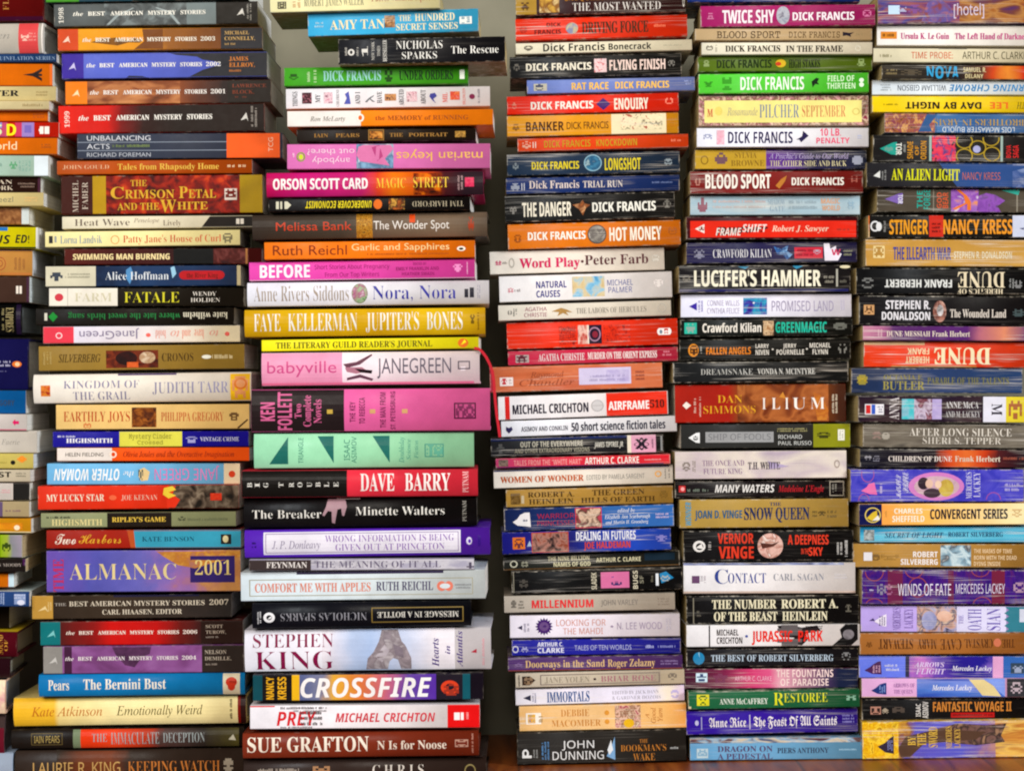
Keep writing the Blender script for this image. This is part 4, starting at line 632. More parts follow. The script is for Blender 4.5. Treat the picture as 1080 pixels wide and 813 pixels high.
b('charcoal paperback with thin white capitals, lowest on the table', 546, 724, 772.2, 805.8, -4, 'm', '34312e', [t('JOHN', 'n', 'dcdcdc', 593, 627, 28, 52), t('DUNNING', 'n', 'dcdcdc', 583, 637, 62, 88), pg('78a0c8', (640, 80), (646, 44), (649, 18), (649, 92)), pg('d8dce0', (641, 60), (645, 28), (647, 60), (643, 76)), t('THE', 'r', 'b87838', 675, 684, 28, 40), t("BOOKMAN'S", 'r', 'b87838', 655, 703, 46, 66), t('WAKE', 'r', 'b87838', 668, 691, 74, 96), o_('e0e0e0', 551, 558, 52, 80), o_('34312e', 553, 556, 58, 72), r('e0e0e0', 551, 561, 72, 80), ln('8a8a88', 562, 568, 54, 80, 2, 1), ln('5a88b8', 571, 580, 30, 88, 3, 1), ln('a8a8a8', 706, 716, 52, 64, 1)], crease=.1, wear=.4)
# ---------------------------------------------------------------- fifth stack
stack(5)
b('navy blue paperback cut off by the frame, topmost', 725, 907, -18, 2.6, -0.5, 'm', '253874', [])
b('magenta paperback with white lettering and an oval grey emblem', 739, 923, 6.2, 28.6, -1.8, 'm', 'a62c66', [t('TWICE SHY', 'B', 'f0e4e8', 762, 817, 22, 84), o_('8a90a0 b8b8c0 6a6474', 819, 833, 6, 92), t('DICK FRANCIS', 'B', 'f0e4e8', 836, 901, 36, 74), mk('d898b4', 746, 753, 34, 70), mk('d088a8', 910, 919, 28, 60)], crease=.7)
b('slim tan paperback with brown slab capitals and a horse mark', 733, 920, 30.6, 43, -0.8, 'm', 'bda078', [t('BLOOD SPORT', 'm', '4a3826', 756, 823, 24, 82), t('DICK FRANCIS', 'm', '5c482e', 832, 886, 28, 80), pg('2c2430', (889, 30), (896, 40), (901, 34), (897, 54), (898, 74), (893, 60), (889, 66)), ln('9a8460', 903, 910, 36, 66)], crease=.2)
b('ivory paperback with bold brown slab capitals', 740, 920, 45, 58, -0.6, 'm', 'e4dac2', [t('DICK FRANCIS', 'X', '3c342c', 765, 823, 26, 76), t('IN THE FRAME', 'X', '3c342c', 829, 889, 28, 80), mk('4a4440', 745, 752, 24, 72), ln('a8a090', 754, 757, 20, 76, 1, 1), q('d0c8b4', 902, 908, 30, 76, .3)], crease=.2)
b('olive green paperback with dark green lettering and a yellow cap', 736, 920, 59.6, 76, -1.6, 'm', '5c7024', [t('DICK FRANCIS', 'B', '2c3c1c', 756, 814, 24, 78), o_('d8b030', 818, 829, 24, 76), o_('c84830', 818, 824, 40, 66), t('HIGH STAKES', 'X', '1e2c10', 832, 865, 26, 80), mk('a8b888', 742, 748, 26, 76), mk('a0b080', 904, 913, 24, 72)], crease=.3)
b('vivid green paperback with white capitals and a black runner', 737, 916, 78, 98.8, -1.4, 'm', '58c83c', [t('DICK FRANCIS', 'S', 'f0f6e8', 781, 848, 18, 84), pg('1c3014', (856, 44), (861, 24), (864, 30), (862, 46), (864, 60), (860, 56), (857, 74)), t('FIELD OF', 'S', 'd4f0c4', 873, 901, 14, 44), t('THIRTEEN', 'S', 'd4f0c4', 872, 902, 52, 82), mk('2c7020', 743, 752, 34, 66), mk('38882a', 760, 774, 18, 84), o_('e0f0d8', 906, 911, 28, 50), o_('e0f0d8', 906, 911, 50, 74)], crease=.05)
b('pale yellow paperback with a floral border and tall grey author', 737, 916, 101, 133, -0.8, 'm', 'c8a890', [p('8a3048 d8b8a0 7a5a48 c88890 e0ccb0', 737, 916, 0, 100, 70), r('ecde88', 743, 909, 16, 90), t('Rosamunde', 'i', 'b0a48c', 767, 799, 40, 66), t('PILCHER', 'r', '7c88a0', 801, 843, 30, 74), t('SEPTEMBER', 'r', 'd08058', 846, 892, 34, 72), t('M', 'X', 'd07050', 746, 752, 44, 70), o_('e4d070', 754, 762, 36, 66), q('d8c470', 899, 907, 42, 66, .3)], crease=.05)
b('white paperback with dark purple author and a leaping horseman', 735, 916, 135, 155.4, -0.4, 'm', 'ebe8ee', [t('DICK FRANCIS', 'S', '332c58', 768, 836, 20, 80), pg('302850', (840, 62), (846, 44), (847, 16), (850, 28), (853, 42), (850, 54), (845, 76), (843, 62)), t('10 LB.', 'S', 'e05070', 865, 887, 4, 42), t('PENALTY', 'S', 'e05070', 861, 896, 52, 82), mk('8088b0', 742, 751, 32, 64), p('f0c8d4 e8a0b4', 756, 764, 12, 86, 110), mk('9aa0c0', 904, 909, 38, 58)], crease=.05)
b('paperback half gold half purple with pale lettering', 733, 914, 158, 178.8, -0.2, 'm', '2c2c40', [gr('6c3c94 5a3a80 34304c 282c3c', (808, 835, 855, 914), 808, 914, 0, 100, .06), r('bf9a36', 733, 808), q('8a6c28', 739, 747, 30, 76, .25), mk('9a6c70', 754, 767, 14, 84), t('SYLVIA', 'r', '8a6c2c', 775, 798, 14, 42), t('BROWNE', 'r', '8a6c2c', 771, 806, 54, 84), t("A Psychic's Guide to Our World", 'i', 'b8a8cc', 811, 895, 18, 46), t('THE OTHER SIDE AND BACK', 'r', 'd8cca0', 812, 893, 56, 84), mk('c8ccd8', 899, 910, 22, 76)], crease=.1)
b('maroon paperback with white capitals and an orange horse', 728, 910, 180.6, 204.2, -0.6, 'm', '7e2a26', [t('BLOOD SPORT', 'B', 'f0e8dc', 744, 813, 14, 78), pg('b87838', (818, 66), (824, 36), (830, 20), (828, 46), (822, 80)), t('DICK FRANCIS', 'B', 'ece4d8', 835, 890, 30, 64), mk('d0a090', 733, 739, 30, 64), mk('b07060', 896, 906, 24, 52)], crease=.8)
b('pale grey blue paperback with washed out lettering', 728, 907, 206.6, 227, -0.4, 'm', 'a9bcc8', [p('b8c8ce a0b8c4 bcc4c4', 728, 907, 0, 100, 20, 6), mk('8a3c48', 736, 746, 8, 84), ln('c8b0ac', 752, 808, 18, 40), ln('c4b4b0', 752, 808, 48, 68), t('SHADOW', 'r', '8ca0b0', 810, 828, 16, 46), t('GATE', 'r', '8ca0b0', 812, 828, 54, 82), ln('98aab4', 832, 862, 18, 76, 2), t('MAGIC', 'B', 'd0a080', 866, 886, 14, 42), t('WORLD', 'B', 'd0a080', 867, 886, 50, 78), mk('8aa8bc', 894, 901, 28, 70)], crease=.1)
b('bright red paperback with slanting jagged title and dark edges', 724, 905, 228.6, 252.4, -0.4, 'm', '4a1c22', [r('dc3220', 728, 903, 18, 92), pg('e4d8d0', (733, 54), (743, 32), (743, 74)), mk('a04038', 737, 743, 44, 66), t('FRAMESHIFT', 'T', '2c1c1c', 756, 810, 46, 84), pg('dc3220', (756, 86), (790, 72), (812, 52), (812, 90)), t('FRAME', 'T', 'e8d8d0', 755, 782, 50, 84), t('SHIFT', 'T', 'e8d8d0', 783, 809, 34, 68), t('Robert J. Sawyer', 'I', 'ecc8b0', 814, 874, 40, 66), ln('a83c30', 880, 896, 50, 66)], crease=.1)
b('dark violet paperback with white lettering, blue burst and red block', 724, 904, 256, 278, -1.6, 'm', '332f50', [t('CRAWFORD KILIAN', 'r', 'dcd8dc', 752, 814, 34, 74), pg('4878b8 284878 88b0d8', (816, 20), (824, 34), (832, 14), (830, 44), (836, 60), (830, 88), (826, 62), (820, 60)), r('cc3848', 838, 868, 26, 80), ln('8a2434', 840, 858, 32, 72, 2), mk('f0d8e0', 858, 866, 38, 60), pg('e8e0ec', (869, 8), (875, 8), (876, 34), (882, 20), (882, 46), (888, 60), (884, 92), (870, 92)), t('W', 'B', 'c84868', 877, 887, 36, 66), mk('a8a8b8', 732, 743, 34, 78), ln('8a8a70', 890, 900, 36, 72, 2)], crease=.5)
b('thick black paperback with heavy cream capitals and worn creases', 716, 897, 280, 308.6, -0.8, 'm', '2b2829', [r('2c2c5c', 716, 895, 88, 98), pg('3c88a8', (778, 4), (790, 4), (786, 14)), pg('3c88a8', (836, 2), (848, 2), (840, 14)), t("LUCIFER'S HAMMER", 'B', 'efe8d0', 732, 866, 18, 78), mk('8a8478', 720, 728, 36, 60), ln('8a8478', 869, 880, 36, 70, 2), r('a8a498', 882, 884, 14, 80), ln('6a665c', 886, 894, 50, 70, 1), o_('d8cca8', 886, 897, 0, 12)], crease=.8)
b('lavender white paperback with a starry purple picture', 718, 898, 310.2, 334.8, -0.6, 'm', 'e7e3f0', [t('CONNIE WILLIS', 'n', 'a8a0b4', 746, 780, 26, 50), t('CYNTHIA FELICE', 'n', 'a8a0b4', 746, 780, 60, 84), p('281c5c 4438a0 30a0c0 5a3c9c', 784, 809, 16, 88, 40), o_('e8f0f8', 794, 796, 34, 42), t('PROMISED LAND', 'n', '9a90ac', 814, 879, 30, 74), pg('4434a0', (727, 52), (735, 36), (735, 70)), ln('8a84b8', 736, 742, 28, 78, 2, 1), ln('c0b8cc', 886, 891, 26, 74, 2, 1)], crease=.05)
b('black paperback with white author and teal green title', 718, 899, 337, 355, -1.2, 'm', '242420', [t('Crawford Kilian', 'B', 'e8e0d4', 741, 803, 24, 76), p('a07048 d8b890 6a4430', 805, 816, 10, 96, 110), t('GREENMAGIC', 'B', '28b498', 818, 872, 18, 80), r('38b8a0', 722, 735, 18, 84), mk('c8ece0', 724, 733, 24, 78), mk('8a8a80', 879, 893, 24, 72)], crease=.2)
b('black paperback with orange title and three small white names', 717, 897, 358, 380.4, -1.8, 'm', '262522', [t('FALLEN ANGELS', 'B', 'dc802c', 745, 792, 38, 72), t('LARRY', 'S', 'dcd4c8', 797, 811, 24, 44), t('NIVEN', 'S', 'dcd4c8', 797, 811, 52, 76), t('JERRY', 'S', 'dcd4c8', 826, 840, 24, 44), t('POURNELLE', 'S', 'dcd4c8', 819, 848, 52, 76), t('MICHAEL', 'S', 'dcd4c8', 854, 876, 22, 44), t('FLYNN', 'S', 'dcd4c8', 857, 873, 52, 76), o_('dcd4c8', 814, 816, 46, 54), o_('dcd4c8', 850, 852, 46, 54), o_('d88a34', 726, 737, 20, 82), mk('6a3c14', 728, 736, 28, 74), ln('b0aca4', 738, 741, 34, 70, 1, 1), mk('a8a49c', 884, 893, 28, 72)], crease=.2)
b('black paperback with grey white serif capitals and scuffed edges', 710, 895, 382, 403.8, -1.6, 'm', '282828', [t('DREAMSNAKE', 'r', 'b8b6b0', 739, 794, 34, 62), t('VONDA N. MCINTYRE', 'R', 'd0ccc4', 799, 860, 34, 62)], crease=1.0, wear=1.3)
b('thick red to orange painted paperback with spaced white title', 712, 892, 405.6, 446, -1.6, 't', 'a42a1e', [gr('a62a1e a22a1e 8e4426 9c5a30 c07028 6a3c20 4a2c1c', (712, 768, 778, 810, 850, 872, 885), 712, 892, 0, 100, .05), p('542818 86482a b0683a 743a22', 778, 874, 0, 100, 26, 1.5), pg('d08a3c', (822, 34), (826, 20), (829, 38)), pg('c87c34 b06430 d08a3c', (858, 22), (866, 30), (874, 70), (872, 96), (862, 96), (860, 60)), t('DAN', 'r', 'dca030', 757, 783, 28, 48), t('SIMMONS', 'r', 'dca030', 742, 797, 56, 76), t('I', 'r', 'f0e8e0', 804, 808, 36, 66), t('L', 'r', 'f0e8e0', 814, 823, 36, 66), t('I', 'r', 'f0e8e0', 828, 832, 36, 66), t('U', 'r', 'f0e8e0', 836, 850, 36, 66), t('M', 'r', 'f0e8e0', 855, 870, 36, 66), pg('f0e4d8', (720, 54), (724, 44), (729, 54), (724, 64)), ln('d8a898', 731, 735, 36, 76, 1, 1), ln('d8a898', 737, 740, 32, 84, 1, 1), ln('d0c0a8', 877, 884, 28, 80, 2, 1)])
b('dark grey paperback with a grey label and an olive end', 718, 897, 447.2, 472.8, -1, 't', '363533', [r('9b9b9c', 744, 816, 32, 76), t('SHIP OF FOOLS', 'n', '77777a', 747, 813, 40, 66), ln('a8a070', 820, 852, 16, 34, 2), t('RICHARD', 'n', 'd0d0cc', 821, 846, 46, 62), t('PAUL RUSSO', 'n', 'd0d0cc', 821, 856, 72, 88), r('8a8b24', 858, 897), mk('4a4c18', 862, 876, 36, 60), r('e8e6d8', 884, 891, 24, 70), ln('a8a898', 885, 890, 30, 64, 2, 1), pg('e8e8e8', (726, 56), (734, 36), (738, 34), (738, 78), (734, 76)), mk('3a3a3a', 731, 736, 48, 66)])
b('mottled cream and lilac paperback with mauve title', 712, 893, 476, 505.4, -1.6, 'm', 'd2c4bc', [p('d8ccc0 c4b4b8 dcd0c4 b8a8b4', 712, 893, 0, 100, 16, 3), t('THE ONCE AND', 'r', '8a6c8c', 741, 785, 32, 52), t('FUTURE KING', 'r', '8a6c8c', 742, 783, 62, 82), t('T.H. WHITE', 'X', '4c4450', 789, 823, 40, 66), pg('b0a0c0', (810, 36), (832, 56), (812, 66)), mk('6a6058', 720, 728, 38, 70), ln('8a8070', 730, 734, 34, 74, 2, 1), q('a89890', 880, 886, 34, 64, .35)], crease=.1)
b('slim black paperback with white title and red script author', 712, 891, 507.4, 525, -1, 'm', '262021', [t('MANY WATERS', 'T', 'e4e0dc', 754, 817, 22, 68), t("Madeleine L'Engle", 'I', 'b02c34', 821, 869, 28, 66), r('b83838', 716, 723, 26, 66), o_('e8a0a0', 718, 722, 34, 58), ln('7a8478', 725, 748, 40, 68, 1), fr('a8a090', 875, 890, 4, 92, .8), ln('8a867c', 877, 883, 20, 74, 2, 1)], crease=.2)
b('dull gold paperback with navy decorative title', 717, 895, 526.6, 556.8, -1.4, 'm', 'b08f4a', [t('JOAN D. VINGE', 'B', '3c6484', 733, 783, 38, 66), t('THE', 'R', '2c3c64', 812, 824, 11, 23), t('SNOW QUEEN', 'X', '24345c', 785, 854, 30, 72), t('WINNER', 'T', '4c98b8', 723, 729, 8, 90, 90), mk('3c3424', 863, 871, 44, 60), ln('6c5c38', 857, 862, 40, 66, 2), ln('6c5c38', 873, 884, 38, 70, 2)], crease=.1)
b('black paperback with red orange capitals and a pale pink disc', 721, 900, 559.6, 591.4, -0.8, 'm', '201d1b', [t('VERNOR', 'B', 'd84430', 757, 795, 8, 42), t('VINGE', 'B', 'd84430', 758, 795, 52, 92), o_('c89084 e0b8ac b07868 ead8d0', 799, 826, 8, 92), pg('5a3830', (802, 40), (814, 44), (822, 36), (816, 52), (804, 60)), t('A DEEPNESS', 'B', 'd84430', 831, 874, 14, 46), t('IN THE', 'S', 'd84430', 845, 853, 60, 78), t('SKY', 'B', 'd84430', 853, 868, 56, 84), o_('e0dcd8', 731, 744, 32, 70), o_('201d1b', 734, 742, 40, 64), pg('e0dcd8', (734, 56), (740, 42), (742, 60)), ln('b0aca8', 746, 751, 36, 66, 1, 1), ln('b8b4b0', 882, 889, 40, 80, 2, 1), ln('b8b4b0', 890, 895, 30, 90, 1, 1)], crease=.1)
b('white paperback with indigo small capitals title', 721, 902, 593, 626, -0.8, 'm', 'e4dfdf', [p('303858 8890b8 c8ccd8', 721, 890, 0, 8, 50, 3), r('c8b4a8', 721, 902, 92, 100), t('C', 'r', '3c4c94', 754, 768, 22, 68), t('ONTACT', 'r', '3c4c94', 768, 808, 34, 66), t('CARL SAGAN', 'r', '8a8c98', 816, 869, 36, 58), r('6a4c6c', 730, 738, 42, 66), ln('b0a8b0', 739, 745, 42, 66, 2, 1), ln('c8c4c8', 880, 894, 36, 54, 2)], crease=.05)
b('black paperback with cream decorative two line title', 724, 906, 628.2, 657.8, -1.4, 'm', '201d1b', [t('THE NUMBER', 'X', 'e0d8b8', 751, 819, 14, 46), t('OF THE BEAST', 'X', 'e0d8b8', 753, 820, 58, 90), t('ROBERT A.', 'X', 'e0d8b8', 824, 884, 14, 46), t('HEINLEIN', 'X', 'e0d8b8', 825, 873, 58, 90), r('8a8474', 731, 732, 6, 96), ln('6a665c', 735, 740, 50, 76, 2), mk('8a8678', 892, 898, 34, 66)], crease=.3)
b('white paperback with a red title over black splashes', 724, 907, 658.8, 682, -1.2, 'm', 'e3dede', [r('3a3638', 747.5, 749), t('MICHAEL', 'S', '3c3436', 756, 779, 20, 48), t('CRICHTON', 'S', '3c3436', 756, 783, 56, 86), o_('4a58a0', 786, 789, 46, 58), pg('2a2426', (820, 4), (834, 2), (846, 14), (862, 4), (866, 30), (850, 40), (852, 70), (846, 96), (834, 92), (838, 60), (826, 56)), mk('2a2426', 820, 846, 0, 99), ln('2a2426', 850, 868, 4, 24, 2), t('JURASSIC', 'B', 'e03024', 793, 836, 28, 78), t('PARK', 'B', 'e03024', 842, 868, 28, 78), pg('201c1e', (888, 60), (886, 24), (892, 0), (905, 0), (905, 70), (898, 98), (878, 98)), o_('8a8488 3a3638', 889, 901, 24, 70)], crease=.15)
b('near black paperback with light blue decorative capitals', 724, 905, 684, 702.8, -0.8, 'm', '262326', [t('THE BEST OF ROBERT SILVERBERG', 'R', 'b4c4d4', 750, 879, 34, 70), o_('2c84b4', 731, 743, 18, 88), r('88b8d0', 736.5, 738, 18, 88), mk('a8a8a8', 888, 897, 22, 66)], crease=.2)
b('dark maroon paperback with a glowing pink middle', 722, 905, 705, 726, -1, 'm', '5c2440', [gr('4c2238 7a2a4c c43c6c d85c88 e0a0b0 4c3c5c 262c44', (730, 765, 790, 812, 822, 872, 885), 722, 905, 0, 100, .03), r('c8e0ec', 734, 746, 20, 66), mk('3c6c90', 735, 745, 24, 62), t('ARTHUR C. CLARKE', 's', 'e8b0c4', 775, 814, 38, 62), t('THE FOUNTAINS', 'S', 'ecd0cc', 819, 879, 6, 44), t('OF PARADISE', 'S', 'ecd0cc', 823, 874, 52, 88), mk('8a5068', 752, 767, 24, 70)], crease=.1)
b('forest green paperback with a yellow title and emblem', 726, 907, 729, 747.6, -2.4, 'm', '2a6444', [t('ANNE McCAFFREY', 'R', 'dce4d8', 759, 810, 42, 74), t('R', 'r', 'd8d830', 816, 827, 12, 84), t('ESTOREE', 'r', 'd8d830', 827, 873, 16, 68), r('d4cc30', 735, 748, 16, 80), mk('4a6428', 737, 746, 22, 76), mk('a8c8b4', 893, 903, 26, 68), r('c8b890', 726, 729, 84, 100)], crease=.4)
b('royal purple paperback with cream gothic lettering', 724, 905, 749, 774.4, -3, 'm', '3c2494', [t('Anne Rice', 'f', 'e8e0e4', 748, 787, 30, 70), r('c8c0d8', 790.5, 791.5, 20, 80), t('The Feast Of All Saints', 'f', 'e8e0e4', 795, 883, 28, 70), o_('b8b4d8', 733, 737, 40, 62), r('a8a4cc', 739.5, 740.5, 26, 80), ln('8a84c0', 889, 902, 24, 64, 3)], crease=.5)
b('light blue paperback with maroon capitals, lowest on the table', 728, 909, 778.4, 801.8, -2, 'm', '6b9fc4', [p('485878 c8b8a0 8aa8c0 6a4038 2c3c5c', 728, 909, 0, 22, 60, 3), t('DRAGON ON', 'R', '5c4c6c', 757, 815, 36, 62), t('A PEDESTAL', 'R', '5c4c6c', 757, 815, 70, 96), t('PIERS ANTHONY', 'R', '3c4458', 820, 874, 46, 70), r('b8ccd4', 735, 747, 46, 90), mk('90b0c4', 736, 746, 50, 86), ln('98bcd0', 885, 905, 50, 62)], crease=.1)

# ---------------------------------------------------------------- sixth stack
stack(6)
b('purple and orange painted paperback, topmost', 926, 1112, -6, 25.4, -1, 'm', '5c3870', [p('3e2850 6a3c70 a0605c 4c4888 7a4a50 50305c', 926, 1012, 0, 100, 30, 3), pg('8a4c50 6a5c98 b07070', (972, 92), (978, 30), (990, 14), (1002, 40), (1008, 90), (990, 98)), p('5c3448 985c30 b07c48 74443c 583860', 1012, 1112, 0, 100, 40, 3), t('[hotel]', 'n', 'd4c4d4', 1006, 1038, 34, 72), r('c0d8ec', 937, 949, 38, 68), mk('d0e0f0', 948, 956, 40, 64), mk('9a68a0', 958, 972, 36, 66)], crease=.4)
b('white paperback with magenta soft lettering and an orange plaque', 925, 1110, 26.4, 48, 1, 'm', 'eae3da', [r('d88834', 929, 946, 32, 68), ln('6a4418', 931, 944, 38, 62, 1), t('Ursula K. Le Guin', 'X', 'b83c7c', 950, 1001, 38, 68), t('The Left Hand of Darkness', 'X', 'b83c7c', 1007, 1086, 38, 68)], crease=.1)
b('beige paperback with orange title and olive author capitals', 921, 1106, 51, 66, 0.5, 'm', 'd8ccac', [t('TIME PROBE:', 'n', 'd0603c', 961, 1005, 26, 72), t('ARTHUR C. CLARKE', 'n', '55503c', 1015, 1083, 22, 74), ln('a09878', 928, 940, 36, 72, 1), r('2c3040', 990, 1020, 0, 5)], crease=.1)
b('dark paperback with a cyan title and fiery red end', 930, 1115, 68.6, 83.4, 1, 'm', '36302a', [gr('3a342c 2e2a28 5a3a30 c84c28 e08838 c03c20', (930, 1010, 1035, 1048, 1064, 1080), 930, 1115, 0, 100, .06), t('NOVA', 'B', '3ca0d0', 977, 1012, 8, 96), t('SAMUEL R.', 'S', 'd8c898', 1016, 1040, 14, 48), t('DELANY', 'S', 'd8c898', 1018, 1037, 62, 92), ln('8a7a58', 934, 946, 24, 74, 2), mk('6a6050', 950, 972, 24, 80)], crease=.3)
b('ice white paperback with upside down blue and grey lettering', 920, 1106, 84.4, 100, 0.5, 'm', 'd4dbe2', [t('BURNING CHROME', 'T', '4484b8', 1001, 1094, 30, 76, 180), t('WILLIAM GIBSON', 'n', '505868', 947, 998, 34, 72, 180), ln('a0a8b0', 929, 940, 24, 76, 3)], crease=.1)
b('bright yellow paperback with upside down black capitals', 920, 1105, 101, 118.4, 1, 'm', 'ecc814', [t('DAY BY NIGHT', 'B', '2c2410', 955, 1035, 36, 78, 180), t('LEE', 'B', 'e0702c', 1044, 1063, 36, 76, 180), t('TANITH', 'i', '5c5420', 1072, 1096, 36, 76, 180), ln('a89018', 932, 948, 44, 60)], crease=.1)
b('paperback with rusty stripes, blue end and upside down gold title', 933, 1118, 119, 140, 1, 'm', '44658c', [p('4a2438 a8683c 8a4858 d8a060 5c3050', 933, 986, 0, 100, 60, .7), pg('3c5c88', (978, 0), (990, 0), (980, 60), (984, 100), (968, 100)), gr('4c74a4 3c6090 4c6c94 34507c', (990, 1030, 1060, 1100), 988, 1118, 0, 100, .2), t('BROTHERS IN ARMS', 'r', 'b0904c', 985, 1080, 30, 62, 180), t('LOIS McMASTER BUJOLD', 'n', 'dce0e0', 994, 1070, 70, 96, 180)], crease=.2)
b('black paperback with gold honeycomb outlines and a teal triangle', 921, 1106, 142, 170, 1.5, 'm', '2b2827', [pg('2c9c8c', (928, 52), (942, 28), (946, 26), (946, 76), (940, 74)), mk('88d4c4', 933, 942, 44, 66), t('TOR', 'B', 'dcdcd4', 945, 951, 30, 76, -90), ln('9a9a94', 952, 956, 36, 70, 1, 1), t('SHADE', 'S', 'c88c2c', 957, 963, 24, 90, 90), t('OF', 'S', 'c88c2c', 965, 969, 40, 76, 90), t('ORION', 'S', 'c88c2c', 971, 977, 22, 92, 90), r('9cb0a8', 980, 982.5), p('302838 e0485c d83c58 5a4880 e86878', 983, 1008, 0, 100, 60, .8), p('1c1a1c 302c28 3c3c38', 1008, 1054, 0, 100, 60)] + [fr_ for cx, cy in ((1017, 24), (1031, 48), (1046, 72), (1017, 80), (1045, 14)) for fr_ in (q('b09434', cx - 9, cx + 9, cy - 30, cy + 26, .14),)] + [o_('a8a8d0', 1026, 1034, 38, 66), r('9cb0a8', 1055, 1057.5), t('BOVA', 'S', 'cc3434', 1061, 1066, 36, 84, 90), t('SAGA', 'S', 'cc3434', 1068, 1074, 36, 84, 90)], crease=.2)
b('black and blue paperback with a yellow green slanted title', 914, 1099, 171, 197, 1.5, 'm', '302e30', [pg('375184', (990, 0), (1099, 0), (1099, 100), (1010, 100), (1000, 50)), p('6878a8 3c5488 8a98bc', 1068, 1099, 0, 100, 40), t('AN ALIEN LIGHT', 'X', 'd0d028', 940, 1012, 26, 72), t('NANCY KRESS', 'n', 'b86858', 1015, 1055, 38, 68), pg('d8d8d4', (921, 56), (928, 34), (928, 64)), ln('8a8a88', 929, 935, 32, 72, 2, 1)], crease=.1, wear=.7)
b('grey brown paperback with teal, red and purple patches', 925, 1110, 198.4, 223.4, 1, 'm', '4c463c', [p('443e36 544c42 5c5448', 925, 1110, 0, 100, 20, 6), pg('7a60a8', (933, 46), (948, 22), (952, 20), (952, 66), (946, 64)), t('TOR', 'B', 'd4d0dc', 947, 952, 26, 66, -90), t('THE', 'S', '30a090', 967, 973, 10, 84, 90), t('FORGE', 'S', '30a090', 974, 981, 6, 88, 90), r('8a8274', 984, 985), t('GOD', 'S', 'c85c3c', 988, 993, 16, 84, 90), t('BEAR', 'S', 'c85c3c', 994, 1000, 16, 84, 90), p('e4d8dc 8a4ca8 a070b8 e09060', 1003, 1032, 0, 100, 40), pg('7a4898 9058b0 54485c', (1030, 100), (1032, 30), (1040, 18), (1050, 26), (1060, 50), (1052, 74), (1056, 100)), pg('e07838', (1004, 86), (1018, 60), (1016, 30), (1008, 4), (1012, 4), (1020, 30), (1024, 56), (1024, 92), (1020, 92), (1020, 64), (1008, 90)), pg('3ca090', (1056, 6), (1076, 0), (1074, 26)), r('8a8274', 1072, 1073.5)], crease=.6)
b('black paperback with orange yellow capitals around a red block', 916, 1101, 227, 251, -0.5, 'm', '242220', [gr('e0702c e8a838', (0, 100), 916, 917), t('STINGER', 'B', 'e49a2c', 938, 979, 20, 84), r('c8382c', 980, 995, 0, 96), ln('6a201c', 983, 992, 30, 80, 3), t('NANCY KRESS', 'B', 'e49430', 995, 1068, 20, 84), r('c8cce0', 1068, 1101, 2, 98), pg('4a4c70', (1075, 60), (1080, 56), (1080, 66)), q('dcdcdc', 918, 928, 24, 72, .3), o_('dcdcdc', 924, 930, 30, 70), ln('8a8884', 931, 935, 26, 74, 1, 1)], crease=.2)
b('tan gold paperback with worn blue purple title', 913, 1098, 252, 280.6, 1, 'm', 'bb8c40', [p('b08038 c0924a c89c54', 913, 1098, 0, 100, 18, 8), r('e0c890', 921, 933, 24, 70), mk('a88040', 922, 932, 28, 66), t('THE ILLEARTH WAR', 'B', '4c4c8c', 942, 1003, 28, 76), t('STEPHEN R. DONALDSON', 'S', 'dcd0b0', 1006, 1067, 44, 70)], crease=.7)
b('black paperback with upside down cream and white lettering', 903, 1088, 282.4, 310, 0.5, 'm', '1f1d1c', [t('FRANK HERBERT', 'B', 'dcdcd8', 933, 1004, 44, 74, 180), t('DUNE', 'R', 'e0d0b0', 1010, 1060, 14, 74, 180), t('HERETICS OF', 'R', 'e0d0b0', 1010, 1058, 80, 99, 180), mk('9a9a98', 909, 921, 38, 78), ln('9a9a98', 1064, 1070, 40, 76, 2, 1), mk('b0b0b0', 1070, 1078, 40, 76)], crease=.1)
b('black paperback with white author and an oval pink portrait', 906, 1091, 311.4, 342, 1, 'm', '242122', [t('STEPHEN R.', 'B', 'e0dce0', 934, 981, 16, 46), t('DONALDSON', 'B', 'e0dce0', 930, 981, 56, 84), o_('b07868 6a4038 d8a898', 984, 998, 16, 92), o_('2a2024 e8e0e0', 988, 995, 30, 70), t('The Wounded Land', 'R', 'e0d4c8', 1002, 1061, 46, 74), r('c89868', 911, 922, 32, 66), mk('6a4428', 912, 921, 36, 62), mk('5c7070', 1068, 1080, 44, 70)], crease=.15)
b('slim violet paperback with pink ends and cream title', 910, 1095, 343.4, 358.8, 1, 'm', '5c3468', [gr('c08098 a86088 5c3468 5c3070 b06878 d88868 4c3870', (910, 932, 942, 1020, 1035, 1060, 1085), 910, 1095, 0, 100, .06), t('DUNE MESSIAH', 'R', 'e0d0c0', 935, 981, 36, 72), t('Frank Herbert', 'R', 'e0d0c0', 983, 1023, 34, 72), ln('d8b0b8', 925, 931, 25, 75, 2, 1)], crease=.5)
b('bright red orange paperback with upside down cream decorative title', 911, 1096, 359.4, 387, 1, 'm', 'de4526', [t('DUNE', 'X', 'ecdcb4', 985, 1045, 24, 88, 180), t('FRANK', 'B', 'e8c8a0', 957, 980, 26, 50, 180), t('HERBERT', 'B', 'e8c8a0', 955, 980, 58, 84, 180), r('e8c090', 911, 975, 0, 14), r('c08040', 940, 1030, 94, 100)], crease=1.0, wear=1.2)
b('slate blue paperback with olive gold lettering and a sun mark', 898, 1078, 388, 414.4, 0.5, 'm', '2f3a56', [gr('28344e 35456a 2f4468', (898, 980, 1060), 898, 1078, 0, 100, .4), o_('b09428', 905, 914, 30, 62), mk('c8b038', 904, 915, 26, 66), t('OCTAVIA E.', 'R', '8a8248', 932, 974, 26, 46), t('BUTLER', 'R', '9a9050', 931, 975, 52, 86), t('PARABLE OF THE TALENTS', 'R', '7c7848', 978, 1064, 36, 64)], crease=.2)
